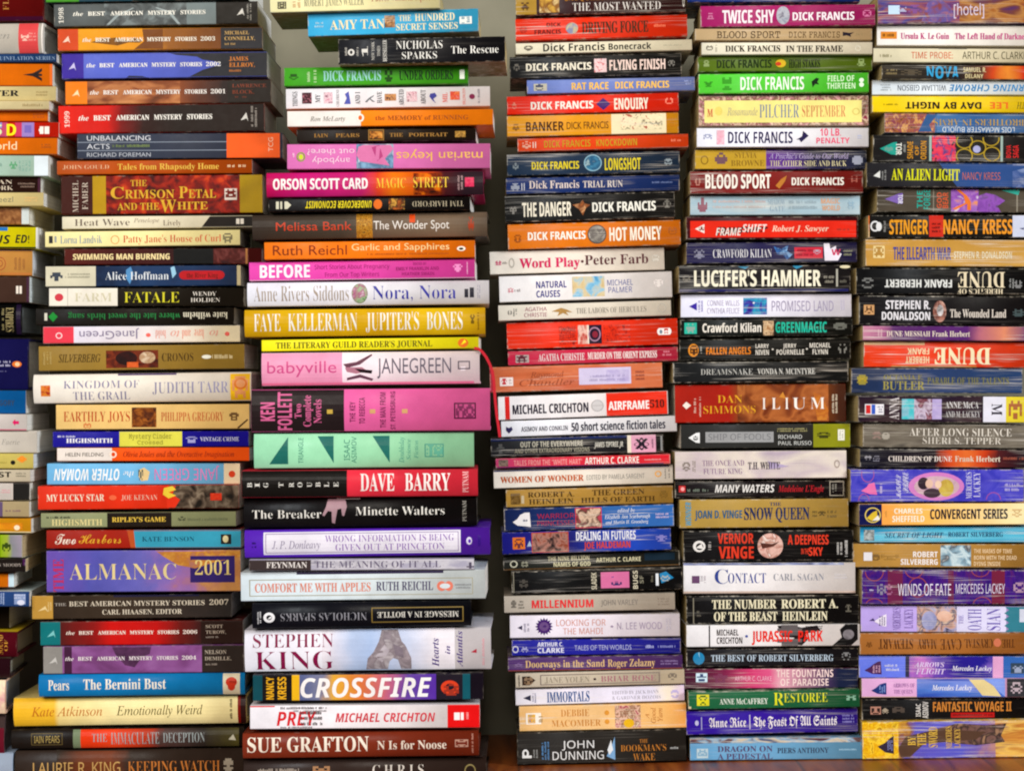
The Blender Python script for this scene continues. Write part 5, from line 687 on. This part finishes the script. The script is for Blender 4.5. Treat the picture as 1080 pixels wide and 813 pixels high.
b('plum paperback with a flag logo, teal picture and large black letter', 905, 1090, 416.6, 445, 1, 'm', '32242f', [p('2c2030 3c2c34 4a3c3c', 905, 1035, 0, 100, 30, 3), r('e4e0e4', 912, 932, 32, 72), r('cc3434', 913, 918, 36, 68), r('3c5cb8', 919, 923, 34, 70), ln('6a6a80', 925, 931, 38, 66, 3), t('ANNA', 'R', 'c8c0c0', 938, 948, 6, 90, 90), p('3cb0b8 58c0c8 8ab8c8 48a8b0', 951, 966, 12, 88, 40), p('8a7c90 c8b8cc 6a3440 a87c88', 964, 984, 12, 88, 60), p('c0b0d8 a898c8', 983, 993, 12, 88, 50), t('ANNE McCA', 'r', 'dcd8d8', 997, 1032, 22, 46), t('AND M. LACKEY', 'r', 'c8c4c4', 997, 1034, 58, 80), r('dcdae6', 1037, 1061, 2, 98), t('M', 'R', '3a3640', 1046, 1057, 28, 72, -90), r('dcc83c', 1061, 1090, 2, 98), mk('e0884c', 1064, 1078, 16, 86)], crease=.3)
b('mottled grey brown paperback with worn white two line lettering', 910, 1095, 446.2, 471.4, 1.5, 'm', '5e564c', [p('48423a 6a6258 7c7468 55504a', 910, 1095, 0, 100, 60, 5), t('AFTER LONG SILENCE', 'r', 'dcd4c8', 959, 1067, 18, 50), t('SHERI S. TEPPER', 'r', 'd0c8bc', 973, 1056, 56, 84), mk('b09088', 920, 929, 34, 70), mk('c8c0b4', 930, 938, 38, 66)], crease=1.0, wear=1.2)
b('near black paperback with a blurred fiery patch and cream title', 907, 1092, 473, 492.6, 1, 'm', '24222c', [gr('24242e 2a2228 c84c28 e07038 c04424 54282a 2c222a', (907, 985, 1000, 1018, 1040, 1052, 1080), 907, 1092, 4, 96, .1), t('CHILDREN OF DUNE', 'R', 'dcd0c8', 937, 1004, 38, 66), t('Frank Herbert', 'R', 'd8ccb8', 1007, 1055, 36, 66), mk('c8c4c8', 912, 919, 36, 60), ln('8a8894', 921, 928, 34, 70, 3), ln('a05848', 1058, 1080, 36, 60)], crease=.3)
b('thick violet blue paperback with a pink oval picture', 897, 1080, 494.6, 529, 0, 'm', '4a48b4', [p('4440b0 5450bc 3c3cac', 897, 1080, 0, 100, 30), q('a05898', 908, 922, -10, 40, .12), q('a05898', 905, 917, 74, 120, .14), q('9a5498', 1040, 1056, 70, 118, .12), o_('d080c0', 958, 1017, 8, 96), o_('b890a8 c8a8b0 d0a8b8', 964, 1012, 20, 86), o_('3c3038', 968, 980, 24, 62), o_('d8b4a0', 976, 984, 30, 58), o_('4a3c44', 974, 992, 58, 88), o_('ccb458 b89848', 990, 1006, 30, 84), o_('e0c0a8', 986, 993, 34, 58), pg('e070a8', (908, 66), (914, 54), (916, 44), (922, 40), (925, 78), (917, 76)), ln('c8b8dc', 927, 931, 44, 76, 1, 1), t("MAGIC'S", 'c', 'd8d4ec', 945, 950, 16, 88, 90), t('PRICE', 'c', 'd8d4ec', 952, 958, 8, 70, 90), t('MERCEDES', 'r', 'd8d4ec', 1019, 1025, 8, 90, 90), t('LACKEY', 'r', 'd8d4ec', 1027, 1034, 8, 86, 90), ln('b0a8dc', 1060, 1076, 40, 70, 2)], crease=.2)
b('orange and navy paperback with bold black title', 906, 1091, 531, 554, -1, 'm', 'eeae58', [gr('eca050 f0b860 f0cc88 ecdca8', (930, 980, 1030, 1075), 930, 1091, 0, 100, .05), r('1c2250', 906, 930), q('dcc468', 912, 929, 16, 88, .14), pg('d8b83c', (914, 66), (920, 40), (925, 30), (925, 60), (920, 80)), pg('e8e4dc', (920, 78), (926, 52), (928, 74)), t('CHARLES', 'B', 'f0e4d0', 943, 973, 22, 46), t('SHEFFIELD', 'B', 'f0e4d0', 941, 975, 56, 84), t('CONVERGENT SERIES', 'B', '2c2838', 981, 1063, 26, 72), ln('c08c48', 933, 936, 34, 64, 1, 1), mk('c0b090', 1068, 1078, 20, 64)], crease=.1)
b('slim turquoise paperback with dark blue lettering', 907, 1092, 555, 571.8, 0, 'm', '3494b8', [p('2c84ac 4ca8c8 68bcd4 2478a0', 907, 1092, 0, 100, 26, 9), t('SECRET OF LIGHT', 'I', '1c4468', 933, 995, 36, 70), t('ROBERT SILVERBERG', 'R', '1c4468', 1000, 1058, 34, 64), p('2c3438 b0b8b8', 911, 922, 20, 88, 110)], crease=.4)
b('caramel tan paperback with white author and a misty picture', 900, 1085, 573, 598, 0.5, 'm', 'b08444', [t('ROBERT', 'B', 'e8e0dc', 963, 989, 32, 56), t('SILVERBERG', 'B', 'e8e0dc', 950, 989, 64, 88), p('a8c4cc c8d8dc 8aa8b8 5c5c60 dce0e0', 992, 1024, 4, 94, 40), t('THE MASKS OF TIME', 'S', 'dcbf98', 1027, 1067, 20, 38), t('BORN WITH THE DEAD', 'S', 'dcbf98', 1027, 1072, 48, 66), t('DYING INSIDE', 'S', 'dcbf98', 1027, 1055, 74, 92), r('e0dce0', 911, 920, 36, 72), mk('6a5438', 920, 928, 44, 70), mk('9a7840', 930, 948, 40, 68)], crease=.15)
b('deep purple paperback with rust ring patterns and tall white letters', 909, 1094, 600.6, 637, 0, 'm', '40207c', [p('38206c 48247e 5c2c60', 909, 1094, 0, 100, 40, .4), r('6c2c4c', 936, 952), r('6a2c50', 1000, 1006), r('742c44', 1046, 1060)] + [q('9a4c50', x, x + 20, f0, f1, .1) for x, f0, f1 in ((912, -24, 32), (912, 82, 130), (954, -30, 24), (958, 20, 80), (1024, -26, 20), (1026, 78, 124))] + [t('WINDS OF FATE', 'n', 'e4dcec', 947, 1003, 40, 74), t('MERCEDES LACKEY', 'n', 'd8d0e4', 1008, 1060, 40, 68), mk('a8b0a0', 925, 934, 40, 72), mk('d08890', 934, 941, 40, 72), ln('c8c0d8', 917, 922, 54, 62, 1), mk('d8b8b0', 1069, 1082, 36, 66)], crease=.5)
b('pale lavender paperback with a silver haired figure picture', 908, 1093, 638, 666, 0.8, 'm', 'b69fdc', [p('3c3850 a8a4c4 c89c88 5c5870 d8b8a0', 967, 1009, 0, 100, 50), o_('a8a8cc 8084b0', 972, 988, 20, 92), o_('d8a890 e4bca8', 988, 1004, 18, 60), r('d4d0ec', 1009, 1061, 2, 100), pg('3c7c8c', (1059, 2), (1093, 2), (1093, 98), (1059, 98), (1064, 86), (1059, 74), (1064, 62), (1059, 50), (1064, 38), (1059, 26), (1064, 14)), r('c8ccdc', 1075, 1093, 10, 60), pg('4a3c70', (917, 58), (921, 48), (923, 58)), pg('e8e0f0', (922, 60), (931, 38), (935, 32), (935, 80), (931, 78)), ln('4a3c70', 927, 934, 40, 76, 3, 1), t('MERCEDES', 'r', '6c5498', 942, 950, 8, 92, 90), t('LACKEY', 'r', '6c5498', 954, 963, 10, 86, 90), t('THE', 'r', '7a68b0', 1011, 1016, 34, 68, 90), t('OATH', 'r', '6c5cac', 1021, 1035, 10, 92, 90), t('SIAN', 'r', '6c5cac', 1041, 1055, 8, 92, 90)], crease=.1)
b('toffee brown paperback with upside down dark decorative lettering', 907, 1092, 667.4, 690, -0.8, 'm', 'a46a38', [t('THE', 'r', '4c2c18', 1057, 1070, 30, 70, 180), t('CRYSTAL', 'r', '4c2c18', 1017, 1047, 28, 70, 180), o_('c87458', 1048, 1056, 26, 66), t('CAVE', 'r', '4c2c18', 992, 1014, 28, 78, 180), t('MARY', 'r', '4c2c18', 968, 988, 28, 74, 180), t('STEWART', 'r', '4c2c18', 927, 963, 26, 74, 180), mk('6a4424', 914, 920, 40, 66)], crease=.15)
b('light blue and galaxy purple paperback with a pink stripe', 906, 1091, 691, 714.4, 0.6, 'm', '6878d8', [gr('8a60b0 c070c0 6a4cac 34288c 30288c 7a60b8', (959, 970, 985, 1010, 1040, 1050), 957, 1048, 0, 100, .3), r('d8a0c8', 1047, 1058), r('3c68b0', 1058, 1091), r('3c3c50', 955, 959, 0, 96), pg('503058', (912, 66), (918, 50), (922, 36), (926, 26), (929, 24), (930, 84), (920, 82)), ln('c8a0b8', 920, 929, 44, 78, 3, 1), ln('c8ccf0', 933, 948, 34, 72, 2), t('ARROWS', 'I', 'dcc8ec', 964, 996, 28, 50), t('FLIGHT', 'I', 'dcc8ec', 966, 997, 58, 82), t('Mercedes Lackey', 'I', 'e8e4f4', 1004, 1046, 44, 66), r('3c4c5c', 1066, 1080, 30, 78), mk('b0b8b0', 1068, 1079, 36, 74)], crease=.2)
b('paperback half pink half striped blue with a yellow feather shape', 909, 1094, 715.2, 735.4, -0.6, 'm', 'd8a4cc', [p('3c58b0 5478c8 8090d8 3048a0', 967, 1060, 0, 100, 30, 8), pg('dcc890', (1021, 0), (1036, 0), (1048, 40), (1056, 96), (1036, 90), (1028, 40)), pg('8098e0', (1036, 0), (1060, 0), (1060, 96), (1054, 70), (1046, 30)), r('3c3c40', 1062, 1094, 2, 98), mk('a8a8a0', 1066, 1078, 20, 80), pg('283c78', (919, 62), (924, 48), (928, 30), (933, 22), (935, 22), (935, 84), (926, 80)), ln('88a0d8', 927, 934, 36, 76, 3, 1), t('ARROWS OF', 'r', 'a878b4', 942, 965, 24, 46), t('THE QUEEN', 'r', 'a878b4', 943, 963, 58, 80), t('Mercedes Lackey', 'I', 'e8e8f4', 983, 1025, 34, 62), r('d8b8a8', 909, 967, 94, 100)], crease=.15)
b('black paperback with orange capitals over a red strip', 909, 1094, 737, 759, -1, 'm', '201b19', [t('FANTASTIC VOYAGE II', 'B', 'c07c3c', 984, 1067, 14, 60), r('b02424', 1003, 1049, 66, 90), ln('5c1414', 1005, 1047, 70, 86, 1), t('ISAAC', 'S', 'd0ccc8', 966, 971, 22, 84, 90), t('ASIMOV', 'S', 'd0ccc8', 973, 979, 12, 92, 90), r('b08070', 918, 929, 34, 72), mk('3c2420', 919, 928, 36, 70), mk('d8c8b0', 930, 937, 42, 68), mk('6a6058', 941, 954, 36, 70)], crease=.1)
b('yellow mottled paperback blending to violet and orange, lowest', 910, 1095, 761, 800.6, -3, 'm', 'd8a828', [p('e8bc28 d89c1c f0cc40 b88420', 910, 957, 0, 100, 80), gr('d8a02c 8a5c48 6058b4 5c5cc0 8068a8 c89060 d8a058', (945, 956, 966, 1010, 1040, 1062, 1080), 948, 1095, 0, 100, .3), pg('4c3c38 7a5c54 3c3434 9a7860', (985, 22), (1010, 6), (1040, 12), (1062, 8), (1056, 40), (1060, 58), (1030, 66), (1000, 58)), pg('5a4438', (948, 70), (956, 40), (990, 20), (1040, 30), (1030, 50), (975, 60), (960, 96), (950, 96)), p('d8a04c b8763c e0b45c 9a6a5c', 1050, 1095, 0, 100, 60, 6), pg('3c3444', (926, 66), (934, 56), (940, 42), (943, 38), (943, 86), (934, 82)), ln('8a90c8', 936, 942, 50, 78, 3, 1), t('BY', 'R', 'd8b048', 958, 966, 40, 64, 90), t('THE', 'R', 'd8b048', 968, 977, 32, 66, 90), t('SWORD', 'R', 'd8b048', 980, 989, 16, 70, 90), t('MERCEDES', 'R', 'd0a850', 998, 1004, 14, 74, 90), t('LACKEY', 'R', 'd0a850', 1007, 1013, 20, 72, 90)], crease=.3)

# ---------------------------------------------------------------- build the books
def to_world(px, py, plane):
    dx, dyy = px - W / 2, H / 2 - py
    u = dx * c_ - dyy * -s_
    v = -dx * s_ + dyy * c_
    s = K * (D + plane) / D
    return u * s, EYE + v * s


def spine_y(kind, T, z):
    # how far the spine surface lies behind its foremost line at height z
    f = min(1.0, abs(2 * z / T - 1))
    if kind == 'h':
        bul = min(0.0042, 0.16 * T)
        y = bul * f ** 2.3
        e = (1 - f) * T / 2
        rr = 0.0008
        if e < rr:
            y += rr - math.sqrt(max(0, rr * rr - (rr - e) ** 2))
        return y
    rr = min(0.0011, T * 0.16)
    y = 0.0002 * f * f
    e = (1 - f) * T / 2
    if e < rr:
        y += rr - math.sqrt(max(0, rr * rr - (rr - e) ** 2))
    return y


def zsteps(kind, T):
    if kind == 'h':
        return [T * a for a in (0, .004, .012, .03, .07, .14, .24, .36, .5, .64, .76, .86, .93, .97, .988, .996, 1)]
    rr = min(0.0011, T * 0.16)
    lo = [rr * (1 - math.cos(math.pi / 2 * i / 4)) for i in range(5)]
    return lo + [T - z for z in reversed(lo)]


def build_cover(bk, L, T, depth, mats, mi_of):
    kind = bk['kind']
    bm = bmesh.new()
    th = 0.0024 if kind == 'h' else 0.0004
    zs = zsteps(kind, T)
    prof = [(depth, 0.0)] + [(spine_y(kind, T, z), z) for z in zs] + [(depth, T)]
    inn = [(depth, T - th), (th + spine_y(kind, T, T) + 0.0002, T - th), (th + spine_y(kind, T, T) + 0.0002, th), (depth, th)]
    ring = prof + inn
    n = len(ring)
    h = L / 2
    A = [bm.verts.new((-h, y, z)) for y, z in ring]
    B = [bm.verts.new((h, y, z)) for y, z in ring]
    side = mi_of['_side']
    for i in range(n):
        j = (i + 1) % n
        f = bm.faces.new((A[i], B[i], B[j], A[j]))
        f.smooth = 1 <= i < len(prof) - 2
        if i == len(prof) - 2 and '_top' in mi_of:
            f.material_index = mi_of['_top']
        if i == 0 and '_bot' in mi_of:
            f.material_index = mi_of['_bot']
    np_ = len(prof)
    # end rims: board bottom, spine, board top
    def rim(V, flip):
        polys = [[V[0], V[1], V[np_ + 2], V[np_ + 3]], [V[np_ - 2], V[np_ - 1], V[np_], V[np_ + 1]],
                 [V[i] for i in range(1, np_ - 1)] + [V[np_ + 1], V[np_ + 2]]]
        for pl in polys:
            f = bm.faces.new(pl[::-1] if flip else pl)
            f.material_index = side
    rim(A, True)
    rim(B, False)
    return bm


def book(i, bk):
    kind, kw = bk['kind'], bk['kw']
    rnd = random.Random(i * 7919 + 13)
    plane = PLANE[bk['st']] + kw.get('push', rnd.uniform(-0.006, 0.006))
    x0, x1 = bk['x0'], bk['x1']
    px = K * (D + plane) / D
    tilt = math.atan2(-bk['dy'], x1 - x0) - ROLL
    L = (x1 - x0) * px
    T = (bk['yb'] - bk['yt']) * px * 0.985
    depth = kw.get('depth', min(0.16, L * 0.62) if kind != 'm' else 0.106)
    depth = min(depth, BACK + 0.03 - plane)
    cxp = (x0 + x1) / 2
    X, Z = to_world(cxp, bk['yb'] + bk['dy'] / 2, plane)
    root = bpy.data.objects.new('hardback_book' if kind == 'h' else 'paperback_book', None)
    root.empty_display_size = 0.02
    COL.objects.link(root)
    yaw = math.radians(kw.get('yaw', rnd.uniform(-1.0, 1.0)))
    R = Matrix.Rotation(yaw, 4, 'Z') @ Matrix.Rotation(-tilt, 4, 'Y')
    loc = Vector((X, plane, Z))
    if 'yaw' in kw:
        piv = Vector((L / 2, 0, 0))
        loc = loc + Matrix.Rotation(-tilt, 4, 'Y') @ piv - R @ piv
    root.matrix_world = Matrix.Translation(loc) @ R
    root['label'] = bk['desc'] + ', ' + ORD[bk['st']] + ' stack of six'
    root['category'] = 'book'
    root['group'] = 'books in the ' + ORD[bk['st']] + ' stack'
    wr, cr = kw.get('wear'), kw.get('crease')
    mats, idx = [], {}

    def slot(m):
        if m.name not in idx:
            idx[m.name] = len(mats)
            mats.append(m)
        return idx[m.name]
    slot(ink(bk['col'], kind, wr, cr))
    mi_of = {'_side': slot(ink(kw.get('rim', 'd9d0bd') if kind != 'h' else bk['col'], kind, wr, 0.0))}
    if 'top' in kw:
        mi_of['_top'] = slot(ink(kw['top'], kind, wr, 0.0))
    if 'bot' in kw:
        mi_of['_bot'] = slot(ink(kw['bot'], kind, wr, 0.0))
    bm = build_cover(bk, L, T, depth, mats, mi_of)
    zs_all = zsteps(kind, T)

    def lx(px_):
        return (px_ - cxp) * px

    def lz(f):
        return T * (1 - f / 100.0)
    eps = [0.00003]

    def put(verts, faces, mi, lay=None):
        # verts are (x, z) on the spine, laid on its curved surface
        lay = lay or [0.0] * len(verts)
        vv = [bm.verts.new((x, spine_y(kind, T, min(max(z, 0), T)) - eps[0] - l_, z)) for (x, z), l_ in zip(verts, lay)]
        for f in faces:
            try:
                bm.faces.new([vv[k] for k in f]).material_index = mi
            except ValueError:
                pass

    def poly(pts, mi):
        # polygon cut into strips so that it follows the spine
        sub = bmesh.new()
        vs = [sub.verts.new((x, 0, z)) for x, z in pts]
        try:
            sub.faces.new(vs)
        except ValueError:
            sub.free()
            return
        cuts = zs_all if kind == 'h' else [zs_all[k] for k in (1, 2, 4, 5, 7, 8)]
        zmin, zmax = min(z for _, z in pts), max(z for _, z in pts)
        for z in cuts:
            if zmin < z < zmax:
                bmesh.ops.bisect_plane(sub, geom=sub.verts[:] + sub.edges[:] + sub.faces[:], plane_co=(0, 0, z), plane_no=(0, 0, 1))
        sub.verts.index_update()
        put([(v.co.x, v.co.z) for v in sub.verts], [[v.index for v in f.verts] for f in sub.faces], mi)
        sub.free()

    def rect(a, c, f0, f1, mi):
        z0, z1 = lz(f1), lz(f0)
        z0, z1 = max(z0, 0.00025), min(z1, T - 0.00025)
        xa, xc = max(lx(a), -L / 2 + 0.0001), min(lx(c), L / 2 - 0.0001)
        cuts = [z0] + [z for z in zs_all if z0 + 1e-5 < z < z1 - 1e-5] + [z1]
        vs = []
        for z in cuts:
            vs += [(xa, z), (xc, z)]
        put(vs, [(2 * k, 2 * k + 1, 2 * k + 3, 2 * k + 2) for k in range(len(cuts) - 1)], mi)

    def text(s, st, a, c, f0, f1, rot, mi):
        vs, fs, mn, mx, cap, lay = TXT[(s, st)]
        w = mx - mn
        if rot == 0:
            x_, z_ = lx(a), lz(f1)
            sx, sz = (lx(c) - x_) / w, (lz(f0) - z_) / cap
            pts = [(x_ + (u - mn) * sx, z_ + v * sz) for u, v in vs]
        elif rot == 180:
            x_, z_ = lx(c), lz(f0)
            sx, sz = (x_ - lx(a)) / w, (z_ - lz(f1)) / cap
            pts = [(x_ - (u - mn) * sx, z_ - v * sz) for u, v in vs]
        elif rot == 90:
            x_, z_ = lx(c), lz(f1)
            sx, sz = (lz(f0) - z_) / w, (x_ - lx(a)) / cap
            pts = [(x_ - v * sz, z_ + (u - mn) * sx) for u, v in vs]
        else:
            x_, z_ = lx(a), lz(f0)
            sx, sz = (z_ - lz(f1)) / w, (lx(c) - x_) / cap
            pts = [(x_ + v * sz, z_ - (u - mn) * sx) for u, v in vs]
        if kind == 'h':
            sub = bmesh.new()
            bv = [sub.verts.new((x, -l_, z)) for (x, z), l_ in zip(pts, lay)]
            for f in fs:
                try:
                    sub.faces.new([bv[k] for k in f])
                except ValueError:
                    pass
            lo, hi = min(z for _, z in pts), max(z for _, z in pts)
            for z in zs_all:
                if lo < z < hi:
                    bmesh.ops.bisect_plane(sub, geom=sub.verts[:] + sub.edges[:] + sub.faces[:], plane_co=(0, 0, z), plane_no=(0, 0, 1))
            sub.verts.index_update()
            put([(v.co.x, v.co.z) for v in sub.verts], [[v.index for v in f.verts] for f in sub.faces], mi, [-v.co.y for v in sub.verts])
            sub.free()
        else:
            put(pts, fs, mi, lay)

    for n, e in enumerate(bk['els']):
        eps[0] += 0.000012
        k = e[0]
        er = random.Random(i * 131 + n * 17)
        if k == 't':
            text(e[1], e[2], e[4], e[5], e[6], e[7], e[8], slot(ink(e[3], kind, wr, cr)))
        elif k == 'r':
            rect(e[2], e[3], e[4], e[5], slot(ink(e[1], kind, wr, cr)))
        elif k == 'p':
            rect(e[2], e[3], e[4], e[5], slot(art(e[1], e[6] * 2.0, e[7], (i * 13 + n * 7) % 97, kind)))
        elif k == 'g':
            rect(e[3], e[4], e[5], e[6], slot(grad(e[1], [(q_ - x0) / (x1 - x0) for q_ in e[2]], e[7], kind)))
        elif k == 'o':
            ca, cb = (lx(e[2]) + lx(e[3])) / 2, (lz(e[4]) + lz(e[5])) / 2
            ra, rb = abs(lx(e[3]) - lx(e[2])) / 2, abs(lz(e[4]) - lz(e[5])) / 2
            m = slot(ink(e[1], kind, wr, cr)) if ' ' not in e[1] else slot(art(e[1].split(), 110, 1, n, kind))
            poly([(ca + ra * math.cos(a * math.pi / 14), cb + rb * math.sin(a * math.pi / 14)) for a in range(28)], m)
        elif k == 'q':
            ca, cb = (lx(e[2]) + lx(e[3])) / 2, (lz(e[4]) + lz(e[5])) / 2
            ra, rb = abs(lx(e[3]) - lx(e[2])) / 2, abs(lz(e[4]) - lz(e[5])) / 2
            m = slot(ink(e[1], kind, wr, cr))
            vs = []
            for a in range(28):
                ang = a * math.pi / 14
                for s in (1.0, 1.0 - e[6]):
                    vs.append((ca + ra * s * math.cos(ang), cb + rb * s * math.sin(ang)))
            keep = [0.0004 < z < T - 0.0004 for _, z in vs]
            fcs = [(2 * a, 2 * ((a + 1) % 28), 2 * ((a + 1) % 28) + 1, 2 * a + 1) for a in range(28)]
            used = [f for f in fcs if all(keep[k_] for k_ in f)]
            ids = sorted({k_ for f in used for k_ in f})
            put([vs[k_] for k_ in ids], [[ids.index(k_) for k_ in f] for f in used], m)
        elif k == 'pg':
            m = slot(ink(e[1], kind, wr, cr)) if ' ' not in e[1] else slot(art(e[1].split(), 110, 1, n, kind))
            poly([(lx(a), lz(f)) for a, f in e[2]], m)
        elif k == 'fr':
            m = slot(ink(e[1], kind, wr, cr))
            a, c, f0, f1, w = e[2:]
            fw = w / (bk['yb'] - bk['yt']) * 100
            rect(a, c, f0, f0 + fw, m)
            rect(a, c, f1 - fw, f1, m)
            rect(a, a + w, f0 + fw, f1 - fw, m)
            rect(c - w, c, f0 + fw, f1 - fw, m)
        elif k == 'ln':
            # small print too fine to read: rows of short strokes
            m = slot(ink(e[1], kind, wr, cr))
            _, _, a, c, f0, f1, rows, vert = e
            if not vert:
                hh = (f1 - f0) / rows
                for q_ in range(rows):
                    x = a
                    while x < c - 0.6:
                        wd = er.uniform(0.5, 1.1)
                        up = er.choice((0.2, 0.2, 0.34))
                        if er.random() > 0.14:
                            rect(x, min(c, x + wd), f0 + hh * (q_ + up), f0 + hh * (q_ + 0.78), m)
                        x += wd + er.uniform(0.35, 0.6)
            else:
                hh = (c - a) / rows
                step = 100.0 / (bk['yb'] - bk['yt'])
                for q_ in range(rows):
                    y = f0
                    while y < f1 - 0.6 * step:
                        wd = er.uniform(0.5, 1.1) * step
                        up = er.choice((0.2, 0.2, 0.34))
                        if er.random() > 0.14:
                            rect(a + hh * (q_ + up), a + hh * (q_ + 0.8), y, min(f1, y + wd), m)
                        y += wd + er.uniform(0.35, 0.6) * step
        elif k == 'mk':
            # a tiny publisher's device
            ex = lambda s_: [int((s_ if len(s_) == 6 else ''.join(q_ * 2 for q_ in s_))[k_:k_ + 2], 16) for k_ in (0, 2, 4)]
            m = slot(ink(''.join('%02x' % int(0.68 * u + 0.32 * v) for u, v in zip(ex(e[1]), ex(bk['col']))), kind, wr, cr))
            _, _, a, c, f0, f1 = e
            nx, ny = 6, 6
            cells = [[er.random() < 0.62 for _ in range(nx // 2)] for _ in range(ny)]
            cw, ch = (c - a) / nx, (f1 - f0) / ny
            for yy in range(ny):
                for xx in range(nx):
                    if cells[yy][min(xx, nx - 1 - xx)] and not (yy in (0, ny - 1) and xx in (0, nx - 1)):
                        rect(a + xx * cw, a + (xx + 1) * cw, f0 + yy * ch, f0 + (yy + 1) * ch, m)
    cover = link_bm('cover', bm, mats, root)
    # pages
    bm = bmesh.new()
    if kind == 'h':
        ins, th = 0.003, 0.0026
        box_bm(bm, -L / 2 + ins, L / 2 - ins, 0.0075, depth - 0.004, th, T - th)
    else:
        ins, th = 0.0003, 0.00055
        box_bm(bm, -L / 2 + ins, L / 2 - ins, 0.0018, depth - 0.0006, th, T - th)
    pc = kw.get('pages', {'m': 'cdb884', 't': 'eeeae2', 'h': 'f0ede6'}[kind])
    link_bm('page_block', bm, [page_mat(pc)], root)
    if 'ribbon' in kw:
        pts3 = []
        inv = root.matrix_world.inverted()
        for a, c in kw['ribbon']:
            wx, wz = to_world(a, c, plane - 0.004)
            pts3.append(inv @ Vector((wx, plane - 0.004, wz)))
        bm = bmesh.new()
        prev = None
        for k in range(len(pts3)):
            a, c = pts3[max(0, k - 1)], pts3[min(len(pts3) - 1, k + 1)]
            d = (c - a).normalized()
            nrm = Vector((d.z, 0, -d.x)) * 0.0013
            cur = [bm.verts.new(pts3[k] + nrm * s + Vector((0, yy, 0))) for s, yy in ((1, 0), (-1, 0), (-1, 0.0006), (1, 0.0006))]
            if prev:
                for e in range(4):
                    bm.faces.new((prev[e], prev[(e + 1) % 4], cur[(e + 1) % 4], cur[e]))
            else:
                bm.faces.new(cur)
            prev = cur
        bm.faces.new(prev[::-1])
        bmesh.ops.recalc_face_normals(bm, faces=bm.faces[:])
        link_bm('ribbon_bookmark', bm, [ink('c0303c', 't', 0, 0)], root)
    return root


keys = set()
for bk in BOOKS:
    for e in bk['els']:
        if e[0] == 't':
            keys.add((e[1], e[2]))
for st in STY:
    keys.add(('H', st))
build_texts(keys)
for i, bk in enumerate(BOOKS):
    book(i, bk)
bpy.context.view_layer.update()
